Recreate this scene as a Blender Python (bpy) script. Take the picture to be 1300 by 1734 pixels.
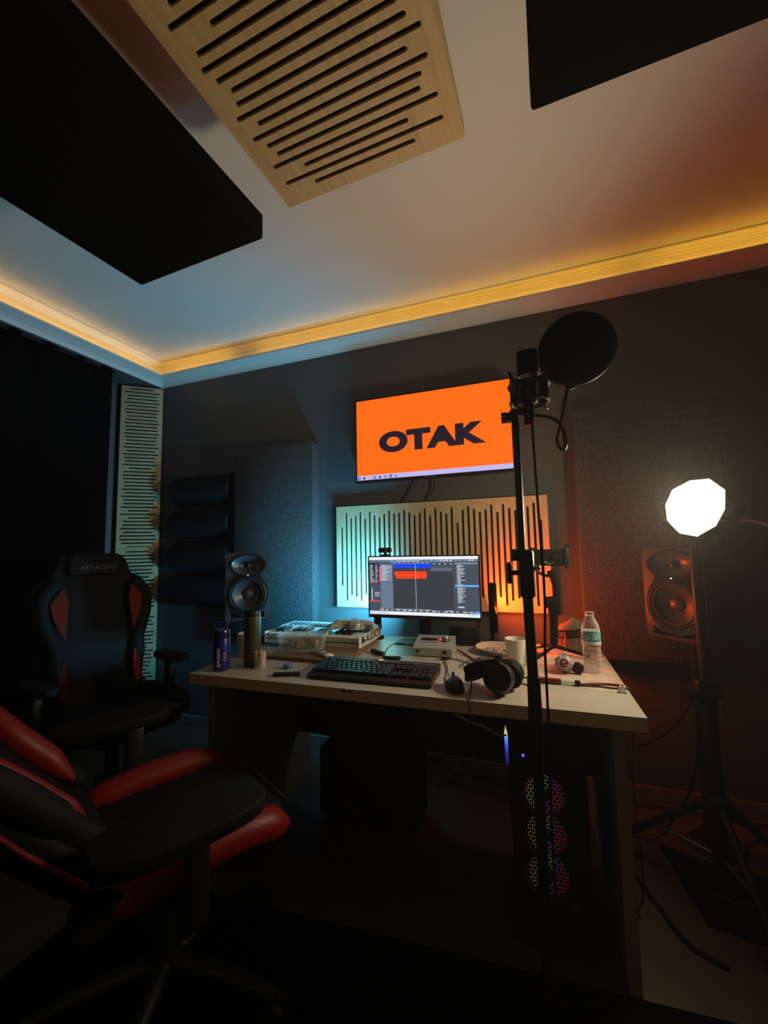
import bpy, bmesh, math, random
from mathutils import Vector, Matrix
random.seed(7)
PI = math.pi
SC = bpy.context.scene
for o in list(bpy.data.objects): bpy.data.objects.remove(o)
COL = SC.collection

# ---------------------------------------------------------------- camera, world, exposure
def make_camera():
    yaw, pitch, roll = math.radians(-19.945), math.radians(5.066), math.radians(1.161)
    f = Vector((math.sin(yaw)*math.cos(pitch), math.cos(yaw)*math.cos(pitch), math.sin(pitch)))
    rt = f.cross(Vector((0, 0, 1))).normalized(); dn = f.cross(rt)
    r2 = rt*math.cos(roll)+dn*math.sin(roll); d2 = -rt*math.sin(roll)+dn*math.cos(roll)
    cam = bpy.data.cameras.new('camera'); co = bpy.data.objects.new('camera', cam); COL.objects.link(co)
    m = Matrix((r2, -d2, -f)).transposed().to_4x4(); m.translation = (0, 0, 1.18)
    co.matrix_world = m
    cam.sensor_fit = 'VERTICAL'; cam.sensor_height = 36; cam.lens = 690/1734*36
    cam.clip_start = .02; cam.clip_end = 50
    SC.camera = co
make_camera()
GLARE_HAZE = .012  # scattering volume added to imitate the glare around the lamp
LAMP_POWER = 126.0      # radiance of the lamp's diffuser
CYAN_W = 23.0; ORANGE_W = 8.0
COVE = 24.0
SC.view_settings.view_transform = 'Standard'; SC.view_settings.look = 'None'
SC.view_settings.exposure = 0.0; SC.view_settings.gamma = 1.0
SC.view_settings.use_curve_mapping = False
W = bpy.data.worlds.new('world'); SC.world = W; W.use_nodes = True
wn = W.node_tree
wn.nodes['Background'].inputs['Color'].default_value = (.55, .75, .6, 1)
wn.nodes['Background'].inputs['Strength'].default_value = .002
if GLARE_HAZE > 0:
    vs = wn.nodes.new('ShaderNodeVolumeScatter'); vs.inputs['Density'].default_value = GLARE_HAZE
    vs.inputs['Anisotropy'].default_value = .5
    wn.links.new(vs.outputs[0], wn.nodes['World Output'].inputs['Volume'])
SC.cycles.use_denoising = True
SC.cycles.max_bounces = 6; SC.cycles.diffuse_bounces = 4; SC.cycles.glossy_bounces = 3
SC.cycles.transparent_max_bounces = 12; SC.cycles.transmission_bounces = 4; SC.cycles.volume_bounces = 0
SC.cycles.sample_clamp_indirect = 4.0
SC.cycles.caustics_reflective = False; SC.cycles.caustics_refractive = False

# ---------------------------------------------------------------- materials
def s2l(c):
    return tuple((x/255/12.92) if x/255 <= .04045 else ((x/255+.055)/1.055)**2.4 for x in c)
def mat(name, col, rough=.5, metal=0, emit=None, es=0, noise=None, bump=0, bscale=60, spec=.5, stretch=None, sheen=0):
    m = bpy.data.materials.new(name); m.use_nodes = True
    nt = m.node_tree; b = nt.nodes['Principled BSDF']
    b.inputs['Base Color'].default_value = (*col, 1); b.inputs['Roughness'].default_value = rough
    b.inputs['Metallic'].default_value = metal; b.inputs['Specular IOR Level'].default_value = spec
    if sheen: b.inputs['Sheen Weight'].default_value = sheen
    if emit: b.inputs['Emission Color'].default_value = (*emit, 1); b.inputs['Emission Strength'].default_value = es
    if noise or bump:
        tc = nt.nodes.new('ShaderNodeTexCoord'); mp = nt.nodes.new('ShaderNodeMapping')
        if stretch: mp.inputs['Scale'].default_value = stretch
        nt.links.new(tc.outputs['Object'], mp.inputs['Vector'])
    if noise:       # noise = (second colour, scale)
        n = nt.nodes.new('ShaderNodeTexNoise'); n.inputs['Scale'].default_value = noise[1]; n.inputs['Detail'].default_value = 6
        nt.links.new(mp.outputs[0], n.inputs['Vector'])
        r = nt.nodes.new('ShaderNodeValToRGB'); r.color_ramp.elements[0].position = .35; r.color_ramp.elements[1].position = .68
        r.color_ramp.elements[0].color = (*col, 1); r.color_ramp.elements[1].color = (*noise[0], 1)
        nt.links.new(n.outputs['Fac'], r.inputs[0]); nt.links.new(r.outputs[0], b.inputs['Base Color'])
    if bump:
        n2 = nt.nodes.new('ShaderNodeTexNoise'); n2.inputs['Scale'].default_value = bscale; n2.inputs['Detail'].default_value = 4
        nt.links.new(mp.outputs[0], n2.inputs['Vector'])
        bp = nt.nodes.new('ShaderNodeBump'); bp.inputs['Strength'].default_value = bump; bp.inputs['Distance'].default_value = .01
        nt.links.new(n2.outputs['Fac'], bp.inputs['Height']); nt.links.new(bp.outputs[0], b.inputs['Normal'])
    return m
def glow(name, col, s):
    m = bpy.data.materials.new(name); m.use_nodes = True; nt = m.node_tree
    nt.nodes.remove(nt.nodes['Principled BSDF']); e = nt.nodes.new('ShaderNodeEmission')
    e.inputs[0].default_value = (*col, 1); e.inputs[1].default_value = s
    nt.links.new(e.outputs[0], nt.nodes['Material Output'].inputs[0])
    if s < 10 and 'screen' not in name: m.cycles.emission_sampling = 'NONE'
    return m
def clear(name, tint, gloss=.12, milky=0.0, rough=.05, fac=.55):
    m = bpy.data.materials.new(name); m.use_nodes = True; nt = m.node_tree; b = nt.nodes['Principled BSDF']
    b.inputs['Base Color'].default_value = (*tint, 1); b.inputs['Roughness'].default_value = rough
    b.inputs['Specular IOR Level'].default_value = .8
    t = nt.nodes.new('ShaderNodeBsdfTransparent'); t.inputs[0].default_value = (*tint, 1)
    lw = nt.nodes.new('ShaderNodeLayerWeight'); lw.inputs[0].default_value = .35
    ma = nt.nodes.new('ShaderNodeMath'); ma.operation = 'MULTIPLY_ADD'; ma.inputs[1].default_value = fac; ma.inputs[2].default_value = gloss+milky
    nt.links.new(lw.outputs['Facing'], ma.inputs[0])
    mx = nt.nodes.new('ShaderNodeMixShader'); nt.links.new(ma.outputs[0], mx.inputs[0])
    nt.links.new(t.outputs[0], mx.inputs[1]); nt.links.new(b.outputs[0], mx.inputs[2])
    nt.links.new(mx.outputs[0], nt.nodes['Material Output'].inputs[0]); return m

M = {}
M['wall'] = mat('dark grey wall paint', (.09, .092, .094), .6, bump=.15, bscale=220)
M['ceiling'] = mat('white ceiling paint', (.78, .76, .72), .85, bump=.12, bscale=160)
M['plaster'] = mat('white plaster moulding', (.8, .78, .74), .7)
M['floor'] = mat('brown floor', (.085, .055, .04), .6, noise=((.06, .04, .028), 6), bump=.1, bscale=40)
M['skirting'] = mat('scuffed skirting', (.22, .20, .18), .6, noise=((.12, .10, .09), 18))
M['rug'] = mat('black rug', (.004, .004, .004), 1, bump=.6, bscale=400, spec=.05)
M['oak'] = mat('oak veneer', (.62, .44, .22), .42, noise=((.50, .33, .15), 5), bump=.05, bscale=30, stretch=(1, 14, 14))
M['oakv'] = mat('oak veneer upright', (.62, .47, .27), .42, noise=((.52, .37, .19), 5), bump=.05, bscale=30, stretch=(14, 14, 1))
M['blackfelt'] = mat('black felt', (.004, .004, .004), .95)
M['fabric'] = mat('charcoal acoustic fabric', (.035, .037, .04), .9, noise=((.11, .112, .118), 170), bump=1.0, bscale=170)
M['fabric2'] = mat('black acoustic fabric', (.004, .004, .0035), 1, bump=.3, bscale=300, spec=.1)
M['foam'] = mat('dark acoustic foam', (.012, .013, .014), 1, bump=.4, bscale=300, spec=.1)
M['curtain'] = mat('black curtain cloth', (.003, .003, .003), 1, spec=.05)
M['white_lam'] = mat('white laminate', (.45, .43, .37), .35, noise=((.40, .38, .32), 7))
M['edge'] = mat('beige edge band', (.8, .58, .38), .5)
M['deskleg'] = mat('beige chipboard side', (.30, .22, .16), .6)
M['black'] = mat('black plastic', (.009, .009, .009), .4, spec=.35)
M['blackgloss'] = mat('gloss black plastic', (.01, .01, .01), .15)
M['blackmatte'] = mat('matte black', (.006, .006, .006), .85, spec=.1)
M['darkmetal'] = mat('black powder coat', (.015, .015, .015), .35, metal=.3)
M['chrome'] = mat('chrome', (.7, .7, .7), .2, metal=1)
M['steel'] = mat('brushed steel', (.45, .45, .45), .35, metal=1)
M['rubber'] = mat('black rubber', (.01, .01, .01), .6)
M['white'] = mat('white plastic', (.72, .70, .66), .4)
M['ceramic'] = mat('white ceramic', (.68, .66, .58), .25)
M['red'] = mat('red leatherette', (.16, .006, .008), .45, bump=.1, bscale=200, spec=.3)
M['orange'] = mat('orange leatherette', (.13, .014, .006), .7, spec=.05)
M['leather'] = mat('black leatherette', (.004, .004, .004), .7, bump=.15, bscale=250, spec=.15)
M['grey_logo'] = mat('grey stitching', (.05, .05, .05), .7)
M['speaker'] = mat('black vinyl speaker front', (.035, .035, .037), .42)
M['cone'] = mat('woofer cone', (.03, .03, .032), .32)
M['navy'] = mat('blue shaker plastic', (.012, .016, .20), .3)
M['olive'] = mat('olive green tumbler', (.055, .06, .022), .4)
M['wood'] = mat('brown wood board', (.20, .11, .06), .5, noise=((.13, .07, .035), 8), stretch=(1, 10, 10))
M['pick'] = mat('birch toothpick', (.75, .5, .28), .6)
M['paper'] = mat('crumpled paper', (.60, .56, .44), .8)
M['bag'] = mat('grey green plastic bag', (.36, .38, .33), .35, noise=((.28, .31, .27), 12), bump=.5, bscale=25)
M['bread'] = mat('wrapped food', (.50, .38, .26), .6, noise=((.32, .22, .14), 14), bump=.6, bscale=30)
M['bluecap'] = mat('blue cap', (.10, .14, .42), .5)
M['clear'] = clear('clear plastic', (.93, .95, .93), .03, .02, fac=.3)
M['clearjar'] = clear('clear jar', (.95, .95, .95), .03, .0)
M['lid'] = clear('translucent lid', (.75, .85, .8), .08, .22, .25, fac=.3)
M['bottle'] = clear('clear bottle', (.94, .96, .95), .04, .02)
M['water'] = clear('water', (.86, .88, .84), .03, .0)
M['label'] = mat('teal bottle label', (.10, .38, .36), .5)
M['labelw'] = mat('white label print', (.8, .82, .8), .5)
M['greymetal'] = mat('silver grey metal', (.42, .40, .37), .38, metal=.35)
M['darkscreen'] = mat('dark display', (.02, .012, .01), .2)
M['key'] = mat('black keycap', (.007, .007, .007), .3)
M['midi_white'] = mat('white midi plastic', (.74, .74, .70), .35)
M['bagbrown'] = mat('brown cloth bag', (.16, .11, .07), .8, bump=.5, bscale=60)
M['purple'] = mat('lilac rubber toy', (.36, .30, .40), .5, bump=.4, bscale=40)
M['darkred'] = mat('dark red plastic', (.16, .012, .012), .4)
M['slate'] = mat('dark green slate', (.035, .05, .045), .5)
M['note'] = mat('green banknote print', (.42, .42, .28), .7, noise=((.20, .24, .14), 60))
M['platemat'] = mat('stoneware plate', (.50, .42, .34), .3)
M['ash'] = mat('ash and crumbs', (.16, .13, .11), .9)
M['orangepaper'] = mat('orange paper', (.8, .22, .06), .6)
M['redcable'] = mat('red cable', (.20, .02, .015), .5)
M['whitecable'] = mat('white cable', (.55, .55, .5), .5)
M['led_white'] = glow('power led', (.75, .8, 1), 6)
M['led_red'] = glow('red level ring', (1, .03, .04), 3)
M['key_led'] = glow('amber key light', (1, .55, .12), 1.2)
M['dust'] = mat('dusty scuffed desk corner', (.42, .30, .24), .7, noise=((.55, .45, .36), 30))
M['print'] = mat('dark print', (.03, .028, .03), .6)
M['textile_badge'] = mat('badge', (.25, .25, .25), .3, metal=.8)

# ---------------------------------------------------------------- mesh helpers
def basis(d):
    d = Vector(d).normalized(); a = Vector((0, 0, 1)) if abs(d.z) < .9 else Vector((1, 0, 0))
    u = d.cross(a).normalized(); return u, d.cross(u).normalized(), d
class MB:
    def __init__(s): s.bm = bmesh.new()
    def face(s, vs):
        try: return s.bm.faces.new(vs)
        except ValueError: return None
    def box(s, c, sz, rot=None, bev=0, seg=2):
        t = bmesh.new(); r = bmesh.ops.create_cube(t, size=1)
        bmesh.ops.scale(t, vec=sz, verts=t.verts)
        if bev: bmesh.ops.bevel(t, geom=t.edges[:], offset=bev, segments=seg, profile=.5, affect='EDGES')
        if rot is not None: bmesh.ops.transform(t, matrix=rot.to_4x4(), verts=t.verts)
        bmesh.ops.translate(t, vec=c, verts=t.verts); s.merge(t); return s
    def merge(s, t):
        me = bpy.data.meshes.new('t'); t.to_mesh(me); t.free(); s.bm.from_mesh(me); bpy.data.meshes.remove(me)
    def span(s, a, b, bev=0):
        return s.box([(a[i]+b[i])/2 for i in range(3)], [abs(b[i]-a[i]) for i in range(3)], bev=bev)
    def ring(s, c, u, v, r, n, ph=0):
        return [s.bm.verts.new(Vector(c)+u*(r*math.cos(ph+2*PI*i/n))+v*(r*math.sin(ph+2*PI*i/n))) for i in range(n)]
    def bridge(s, a, b):
        n = len(a)
        for i in range(n): s.face((a[i], a[(i+1) % n], b[(i+1) % n], b[i]))
    def cyl(s, p0, p1, r0, r1=None, n=16, cap=True):
        r1 = r0 if r1 is None else r1; p0 = Vector(p0); p1 = Vector(p1); u, v, d = basis(p1-p0)
        a = s.ring(p0, u, v, r0, n); b = s.ring(p1, u, v, r1, n); s.bridge(b, a)
        if cap: s.face(a); s.face(b[::-1])
        return s
    def tube(s, pts, r, n=8, cap=True):
        P = [Vector(p) for p in pts]; rings = []; u0 = None
        R = r if isinstance(r, (list, tuple)) else [r]*len(P)
        for i, p in enumerate(P):
            d = (P[min(i+1, len(P)-1)]-P[max(i-1, 0)]).normalized()
            if u0 is None: u, v, _ = basis(d)
            else:
                u = (u0-d*u0.dot(d))
                u = u.normalized() if u.length > 1e-6 else basis(d)[0]
                v = d.cross(u)
            u0 = u; rings.append(s.ring(p, u, v, R[i], n))
        for a, b in zip(rings, rings[1:]): s.bridge(a, b)
        if cap: s.face(rings[0][::-1]); s.face(rings[-1])
        return s
    def lathe(s, prof, c=(0, 0, 0), axis=(0, 0, 1), n=24, sx=1.0, sy=1.0, cap=True, u=None):
        ax = Vector(axis).normalized()
        if u is None: uu, vv, _ = basis(ax)
        else: uu = Vector(u).normalized(); vv = ax.cross(uu)
        rings = []
        for r, z in prof:
            r = max(r, 1e-5); o = Vector(c)+ax*z
            rings.append([s.bm.verts.new(o+uu*(sx*r*math.cos(2*PI*i/n))+vv*(sy*r*math.sin(2*PI*i/n))) for i in range(n)])
        for a, b in zip(rings, rings[1:]): s.bridge(a, b)
        if cap: s.face(rings[0][::-1]); s.face(rings[-1])
        return s
    def prism(s, poly, o, u, v, h):
        """poly in (u, v) coordinates at origin o, extruded by vector h"""
        o = Vector(o); u = Vector(u); v = Vector(v); h = Vector(h)
        a = [s.bm.verts.new(o+u*p[0]+v*p[1]) for p in poly]; b = [s.bm.verts.new(x.co+h) for x in a]
        s.face(a[::-1]); s.face(b)
        n = len(a)
        for i in range(n): s.face((a[i], a[(i+1) % n], b[(i+1) % n], b[i]))
        return s
    def ball(s, c, r, n=16, m=10):
        t = bmesh.new(); bmesh.ops.create_uvsphere(t, u_segments=n, v_segments=m, radius=1)
        rr = r if isinstance(r, (tuple, list)) else (r, r, r)
        bmesh.ops.scale(t, vec=rr, verts=t.verts); bmesh.ops.translate(t, vec=c, verts=t.verts); s.merge(t); return s
    def torus(s, c, axis, R, r, n=24, m=8, a0=0, a1=2*PI):
        u, v, d = basis(axis); full = abs(a1-a0-2*PI) < 1e-6
        pts = [Vector(c)+u*R*math.cos(a0+(a1-a0)*i/n)+v*R*math.sin(a0+(a1-a0)*i/n) for i in range(n+(0 if full else 1))]
        if full:
            rings = []
            for i, p in enumerate(pts):
                rad = (p-Vector(c)).normalized(); rings.append(s.ring(p, rad, d, r, m))
            for i in range(n): s.bridge(rings[i], rings[(i+1) % n])
        else: s.tube(pts, r, m)
        return s
    def build(s, name, material, parent=None, smooth=False, loc=None):
        bmesh.ops.recalc_face_normals(s.bm, faces=s.bm.faces)
        me = bpy.data.meshes.new(name); s.bm.to_mesh(me); s.bm.free(); me.materials.append(material)
        if smooth:
            me.polygons.foreach_set('use_smooth', [True]*len(me.polygons))
            if smooth != 'all':
                try: me.set_sharp_from_angle(angle=math.radians(38))
                except Exception: pass
        o = bpy.data.objects.new(name, me); COL.objects.link(o)
        if parent is not None: o.parent = parent
        if loc is not None: o.location = loc
        return o
def tag(o, label, cat, group=None, kind=None):
    o['label'] = label; o['category'] = cat
    if group: o['group'] = group
    if kind: o['kind'] = kind
    return o
def thing(name, label, cat, loc=(0, 0, 0), rz=0, group=None, rot=None):
    o = bpy.data.objects.new(name, None); COL.objects.link(o); o.empty_display_size = .05
    o.location = loc; o.rotation_euler = rot if rot else (0, 0, rz)
    return tag(o, label, cat, group)
def struct(o): o['kind'] = 'structure'; return o
def copy_tree(o, parent=None):
    c = o.copy(); COL.objects.link(c)
    if parent is not None: c.parent = parent
    for ch in list(o.children): copy_tree(ch, c)
    return c
def text(name, s, size, material, parent, loc, xdir, ydir, extrude=.0004, bold=0.0, sx=1.0, shear=0.0, align='CENTER', spacing=1.0):
    cu = bpy.data.curves.new(name, 'FONT'); cu.body = s; cu.size = size; cu.extrude = extrude; cu.offset = bold
    cu.align_x = align; cu.align_y = 'CENTER'; cu.shear = shear; cu.space_character = spacing; cu.resolution_u = 4
    t = bpy.data.objects.new('tmp', cu); COL.objects.link(t)
    dg = bpy.context.evaluated_depsgraph_get(); me = bpy.data.meshes.new_from_object(t.evaluated_get(dg))
    bpy.data.objects.remove(t); bpy.data.curves.remove(cu)
    x = Vector(xdir).normalized(); y = Vector(ydir).normalized(); z = x.cross(y)
    m = Matrix((x*sx, y, z)).transposed().to_4x4(); m.translation = loc
    me.transform(m); me.materials.clear(); me.materials.append(material)
    o = bpy.data.objects.new(name, me); COL.objects.link(o)
    if parent is not None: o.parent = parent
    return o
def bez(pts, n=10):
    """smooth curve through points (Catmull-Rom)"""
    P = [Vector(p) for p in pts]; P = [P[0]*2-P[1]]+P+[P[-1]*2-P[-2]]; out = []
    for i in range(1, len(P)-2):
        for k in range(n):
            t = k/n; a, b, c, d = P[i-1:i+3]
            out.append(.5*((2*b)+(c-a)*t+(2*a-5*b+4*c-d)*t*t+(3*b-a-3*c+d)*t**3))
    out.append(P[-2]); return out
def cable(name, label, pts, r=.0025, m='rubber', group=None, n=6):
    o = MB().tube(bez(pts), r, n).build(name, M[m], smooth=True)
    return tag(o, label, 'cable', group)

# ================================================================ ROOM SHELL
WY, LX, RX, FY, CZ = 2.28, -2.62, 2.3, -1.6, 2.62
WX = -2.84     # the left wall itself, behind the curtain; LX is the face of the bulkhead that carries the cornice
struct(MB().span((WX-.12, FY-.12, -.1), (RX+.12, WY+.12, 0)).build('floor', M['floor']))
struct(MB().span((WX-.12, FY-.12, CZ), (RX+.12, WY+.12, CZ+.1)).build('ceiling', M['ceiling']))
struct(MB().span((WX-.12, WY, 0), (RX+.12, WY+.12, 2.45)).build('wall_back', M['wall']))
struct(MB().span((WX-.12, FY, 0), (WX, WY, 2.4375)).build('wall_left', M['wall']))
struct(MB().span((RX, FY, 0), (RX+.12, WY, 2.45)).build('wall_right', M['wall']))
struct(MB().span((WX-.12, FY-.12, 0), (RX+.12, FY, 2.45)).build('wall_front', M['plaster']))  # out of view, made white to bounce fill light back at the desk
# white painted band of wall above the cornice
struct(MB().span((WX-.12, WY, 2.45), (RX+.12, WY+.12, CZ)).build('trim_1', M['plaster']))
struct(MB().span((WX-.12, FY, 2.4376), (LX, WY, CZ)).build('trim_2', M['plaster']))
struct(MB().span((RX, FY, 2.45), (RX+.12, WY, CZ)).build('trim_3', M['plaster']))
struct(MB().span((WX-.12, FY-.12, 2.45), (RX+.12, FY, CZ)).build('trim_4', M['plaster']))
struct(MB().span((WX, WY-.014, 0), (RX, WY, .062), bev=.003).build('baseboard_back', M['skirting']))
struct(MB().span((WX, FY, 0), (WX+.014, WY-.014, .062), bev=.003).build('baseboard_left', M['skirting']))
# cornice: stepped profile, (distance from wall, height); swept along back and left walls, mitred at the corner
PROF = [(0, 2.437), (.012, 2.437), (.014, 2.447), (.022, 2.449), (.026, 2.456), (.05, 2.466), (.085, 2.478), (.1, 2.481), (.1, 2.492),
        (.09, 2.492), (.085, 2.486), (.03, 2.478), (0, 2.476)]
CROWN = [(0, 2.62), (0, 2.594), (.008, 2.594), (.010, 2.602), (.020, 2.603), (.022, 2.608), (.042, 2.609), (.046, 2.611), (.052, 2.611), (.052, 2.62)]
def sweep(prof, name, nm):
    b = MB(); rings = []
    for (x, y, sx, sy) in ((RX, WY, 0, -1), (LX, WY, 1, -1), (LX, FY, 1, 0)):
        rings.append([b.bm.verts.new((x+sx*d, y+sy*d, z)) for d, z in prof])
    for a, c in zip(rings, rings[1:]): b.bridge(a, c)
    b.face(rings[0]); b.face(rings[-1][::-1])
    o = b.build(name, M['plaster']); struct(o); return o
struct(MB().span((WX, FY, 2.4325), (LX-.001, WY, 2.4374)).build('trim_7', M['wall']))
sweep(PROF, 'trim_5', 'cornice'); sweep(CROWN, 'trim_6', 'crown')
# amber LED tape lying in the trough of the cornice, in lengths with small dead gaps
amber = glow('amber led tape', (1, .50, .045), COVE)
def led(name, a, b, label):
    t = thing(name, label, 'led strip', a, group=None)
    d = Vector(b)-Vector(a); L = d.length; dn = d.normalized()
    nn = Vector((dn.y, -dn.x, 0))        # away from the room, towards the wall
    MB().prism([(0, 0), (L, 0), (L, .012), (0, .012)], (0, 0, 0), dn, (0, 0, 1), -nn*.002).build('backing_tape', M['white'], t)
    b_ = MB(); n = max(1, round(L/.06))
    for k in range(n):
        x0, x1 = L*k/n+.001, L*(k+1)/n-.001
        b_.face([b_.bm.verts.new(dn*p[0]+Vector((0, 0, p[1]))+nn*.0006) for p in ((x0, .002), (x1, .002), (x1, .010), (x0, .010))])
    b_.build('diode_row', amber, t)
led('led_strip', (-1.93, WY-.078, 2.486), (LX+.08, WY-.078, 2.486), 'amber LED tape in the cornice trough, short length by the room corner')
led('led_strip', (.51, WY-.078, 2.486), (-1.76, WY-.078, 2.486), 'amber LED tape in the cornice trough, long middle length on the back wall')
led('led_strip', (RX-.05, WY-.078, 2.486), (.575, WY-.078, 2.486), 'amber LED tape in the cornice trough above the pop filter, right end')
led('led_strip', (LX+.078, WY-.09, 2.486), (LX+.078, FY+.05, 2.486), 'amber LED tape in the cornice trough on the left wall')

# ================================================================ SLOTTED PANELS
def slot_board(W_, H_, insets, width=.0125, pitch=.0305, th=.008, first=None):
    """board lying in local xz (x across W_, z along the slots H_), front face at y=0, slots run along z; insets: list (bottom, top)"""
    b = MB(); n = len(insets); x = 0.0
    f = first if first is not None else (W_-pitch*(n-1))/2
    U = Vector((1, 0, 0)); V = Vector((0, 0, 1)); Hh = Vector((0, th, 0)); r = width/2
    for i, (lo, hi) in enumerate(insets):
        c = f+i*pitch; x0, x1 = c-r, c+r
        b.prism([(x, 0), (x0, 0), (x0, H_), (x, H_)], (0, 0, 0), U, V, Hh)
        arc = [(c+r*math.cos(a), r*math.sin(a)) for a in [PI*k/6 for k in range(7)]]
        b.prism([(x0, 0), (x1, 0)]+[(px, lo+r-pz) for px, pz in arc], (0, 0, 0), U, V, Hh)
        b.prism([(x1, H_), (x0, H_)]+[(px, H_-hi-r+pz) for px, pz in arc[::-1]], (0, 0, 0), U, V, Hh)
        x = x1
    b.prism([(x, 0), (W_, 0), (W_, H_), (x, H_)], (0, 0, 0), U, V, Hh)
    return b
def panel_thing(name, label, loc, rot, W_, H_, insets, wood, depth=.043, **k):
    t = thing(name, label, 'acoustic panel', loc, rot=rot)
    slot_board(W_, H_, insets, **k).build('slotted_board', M[wood], t)
    MB().span((.012, .0083, .012), (W_-.012, .014, H_-.012)).build('felt_backing', M['blackfelt'], t)
    fr = MB()
    for a, c in (((0, .0082, 0), (.012, depth, H_)), ((W_-.012, .0082, 0), (W_, depth, H_)), ((.012, .0082, 0), (W_-.012, depth, .012)), ((.012, .0082, H_-.012), (W_-.012, depth, H_))): fr.span(a, c)
    fr.build('frame', M[wood], t)
    return t
# wall panel behind the monitor
tops = [(132, 345), (182, 180), (232, 240), (283, 218), (332, 172), (385, 246), (433, 168), (485, 208), (538, 228), (589, 192), (641, 155), (696, 187), (751, 183), (804, 148), (860, 180), (915, 208), (971, 183), (1026, 135), (1085, 212), (1140, 130), (1200, 172), (1260, 193)]
tops2 = [(80, 185), (147, 360), (203, 213), (262, 175), (322, 207), (388, 240), (447, 212), (510, 160), (577, 240), (637, 152), (703, 200), (768, 222), (830, 143), (895, 180), (965, 135), (1045, 325)]
ins = []
for x, y in tops: px = 560+x/6.5; py = 840+y/6.5; ins.append((py-(858.8-.0585*(px-569.3)))/(168.5+.0875*(px-569.3))*.6)
for x, y in tops2: px = 750+x/6.5; py = 830+y/6.5; ins.append((py-(858.8-.0585*(px-569.3)))/(168.5+.0875*(px-569.3))*.6)
panel_thing('slotted_panel', 'slotted oak acoustic panel on the wall behind the monitor', (-1.122, 2.237, .836), (0, 0, 0), 1.2, .6, [(i, i) for i in ins], 'oakv')
# ceiling panel: hangs face down; local x -> along its length towards camera, local z -> across
cins = [.132, .042, .132, .041, .078, .066, .041, .082, .038, .064, .075, .056, .04, .056, .129, .037, .073, .05, .1, .04, .066, .12, .045, .08, .038, .06, .11, .04, .075, .05, .13, .045, .07, .04, .1, .06, .04, .12]
def ceiling_panel():
    th = math.radians(-2.5); ux = Vector((math.cos(th), math.sin(th), 0)); uy = Vector((math.sin(th), -math.cos(th), 0))
    m = Matrix((uy, Vector((0, 0, 1)), -ux)).transposed()   # local x towards camera, y up, z from right to left
    t = panel_thing('slotted_panel', 'slotted oak acoustic panel hanging flat under the ceiling', (-.726+.6*ux.x, 1.1155+.6*ux.y, 2.346), m.to_euler(), 1.2, .6,
                    [(c, c) for c in cins], 'oak', first=.05)
    for x in (.1, 1.1):
        for z in (.06, .54): MB().cyl((x, .043, z), (x, CZ-2.346, z), .0012, n=6).build('hanging_wire', M['steel'], t)
ceiling_panel()
# corner panels (bass trap fronts), slots horizontal: local x up, local z across
lefts = [248, 182, 210, 198, 180, 208, 177, 192, 198, 185, 170, 180, 180, 165, 177, 188, 178, 158, 188, 155, 170, 178, 152, 212, 160, 147, 157, 167, 158, 140, 167, 135, 152, 159, 131, 194, 127, 192, 152, 141, 120, 146, 117, 113, 131, 178]
cin2 = [max(.012, (l-(155-1.63*i))/410*.27) for i, l in enumerate(lefts)]
def corner_panel(z0, H_, ins_, first, label):
    # local x = down, y = back, z = across, a right-handed frame
    a = Vector((-2.785, 2.075, 0)); b = Vector((-2.577, 2.248, 0)); ux = (b-a).normalized(); W_ = (b-a).length
    nrm = Vector((ux.y, -ux.x, 0)); back = -nrm
    m = Matrix((back.cross(ux), back, ux)).transposed()     # x = y cross z
    down = back.cross(ux).z < 0
    return panel_thing('slotted_panel', label, (a.x, a.y, z0+(H_ if down else 0)), m.to_euler(), H_, W_, ins_ if down else ins_[::-1], 'oakv', depth=.028, width=.0105, pitch=.026, first=first)
corner_panel(1.214, 1.20, [(c, c) for c in cin2], .018, 'narrow slotted oak panel in the room corner, upper one')
corner_panel(.272, .94, [(c, c) for c in ([.06, .02, .014, .02, .03]+[random.choice((.016, .03, .04, .055)) for _ in range(30)])], .022, 'narrow slotted oak panel in the room corner, lower one behind the chair')

# ================================================================ ACOUSTIC BOARDS
def fabric_board(name, label, a, b, m='fabric', rz=0, loc=None):
    sx, sy, sz = [b[i]-a[i] for i in range(3)]
    t = thing(name, label, 'acoustic panel', ((a[0]+b[0])/2, (a[1]+b[1])/2, a[2]), rz)
    MB().box((0, 0, sz/2), (sx, sy, sz), bev=.008).build('fabric_cover', M[m], t, True)
    if sz > .5: MB().box((0, sy/2+.0005, sz/2), (sx-.1, .001, sz-.1)).build('back_board', M['wood'], t)
    else: MB().box((0, 0, sz+.0005), (sx-.1, sy-.1, .001)).build('back_board', M['wood'], t)
    return t
fabric_board('fabric_panel', 'tall charcoal fabric acoustic panel behind the speaker beside the foam', (-1.852, 2.188, .645), (-1.259, 2.278, 1.85))
fabric_board('fabric_panel', 'tall charcoal fabric acoustic panel on the wall behind the lit lamp', (.214, 2.188, .64), (.82, 2.278, 1.843))
fabric_board('fabric_panel', 'black fabric ceiling panel beside the red shadow, largest in view', (-1.435, -.12, 2.232), (-.838, 1.10, 2.322), 'fabric2', math.radians(-2.8))
fabric_board('fabric_panel', 'black fabric ceiling panel over the pop filter', (.026, -.23, 2.232), (.62, .972, 2.322), 'fabric2', math.radians(-2))
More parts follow.
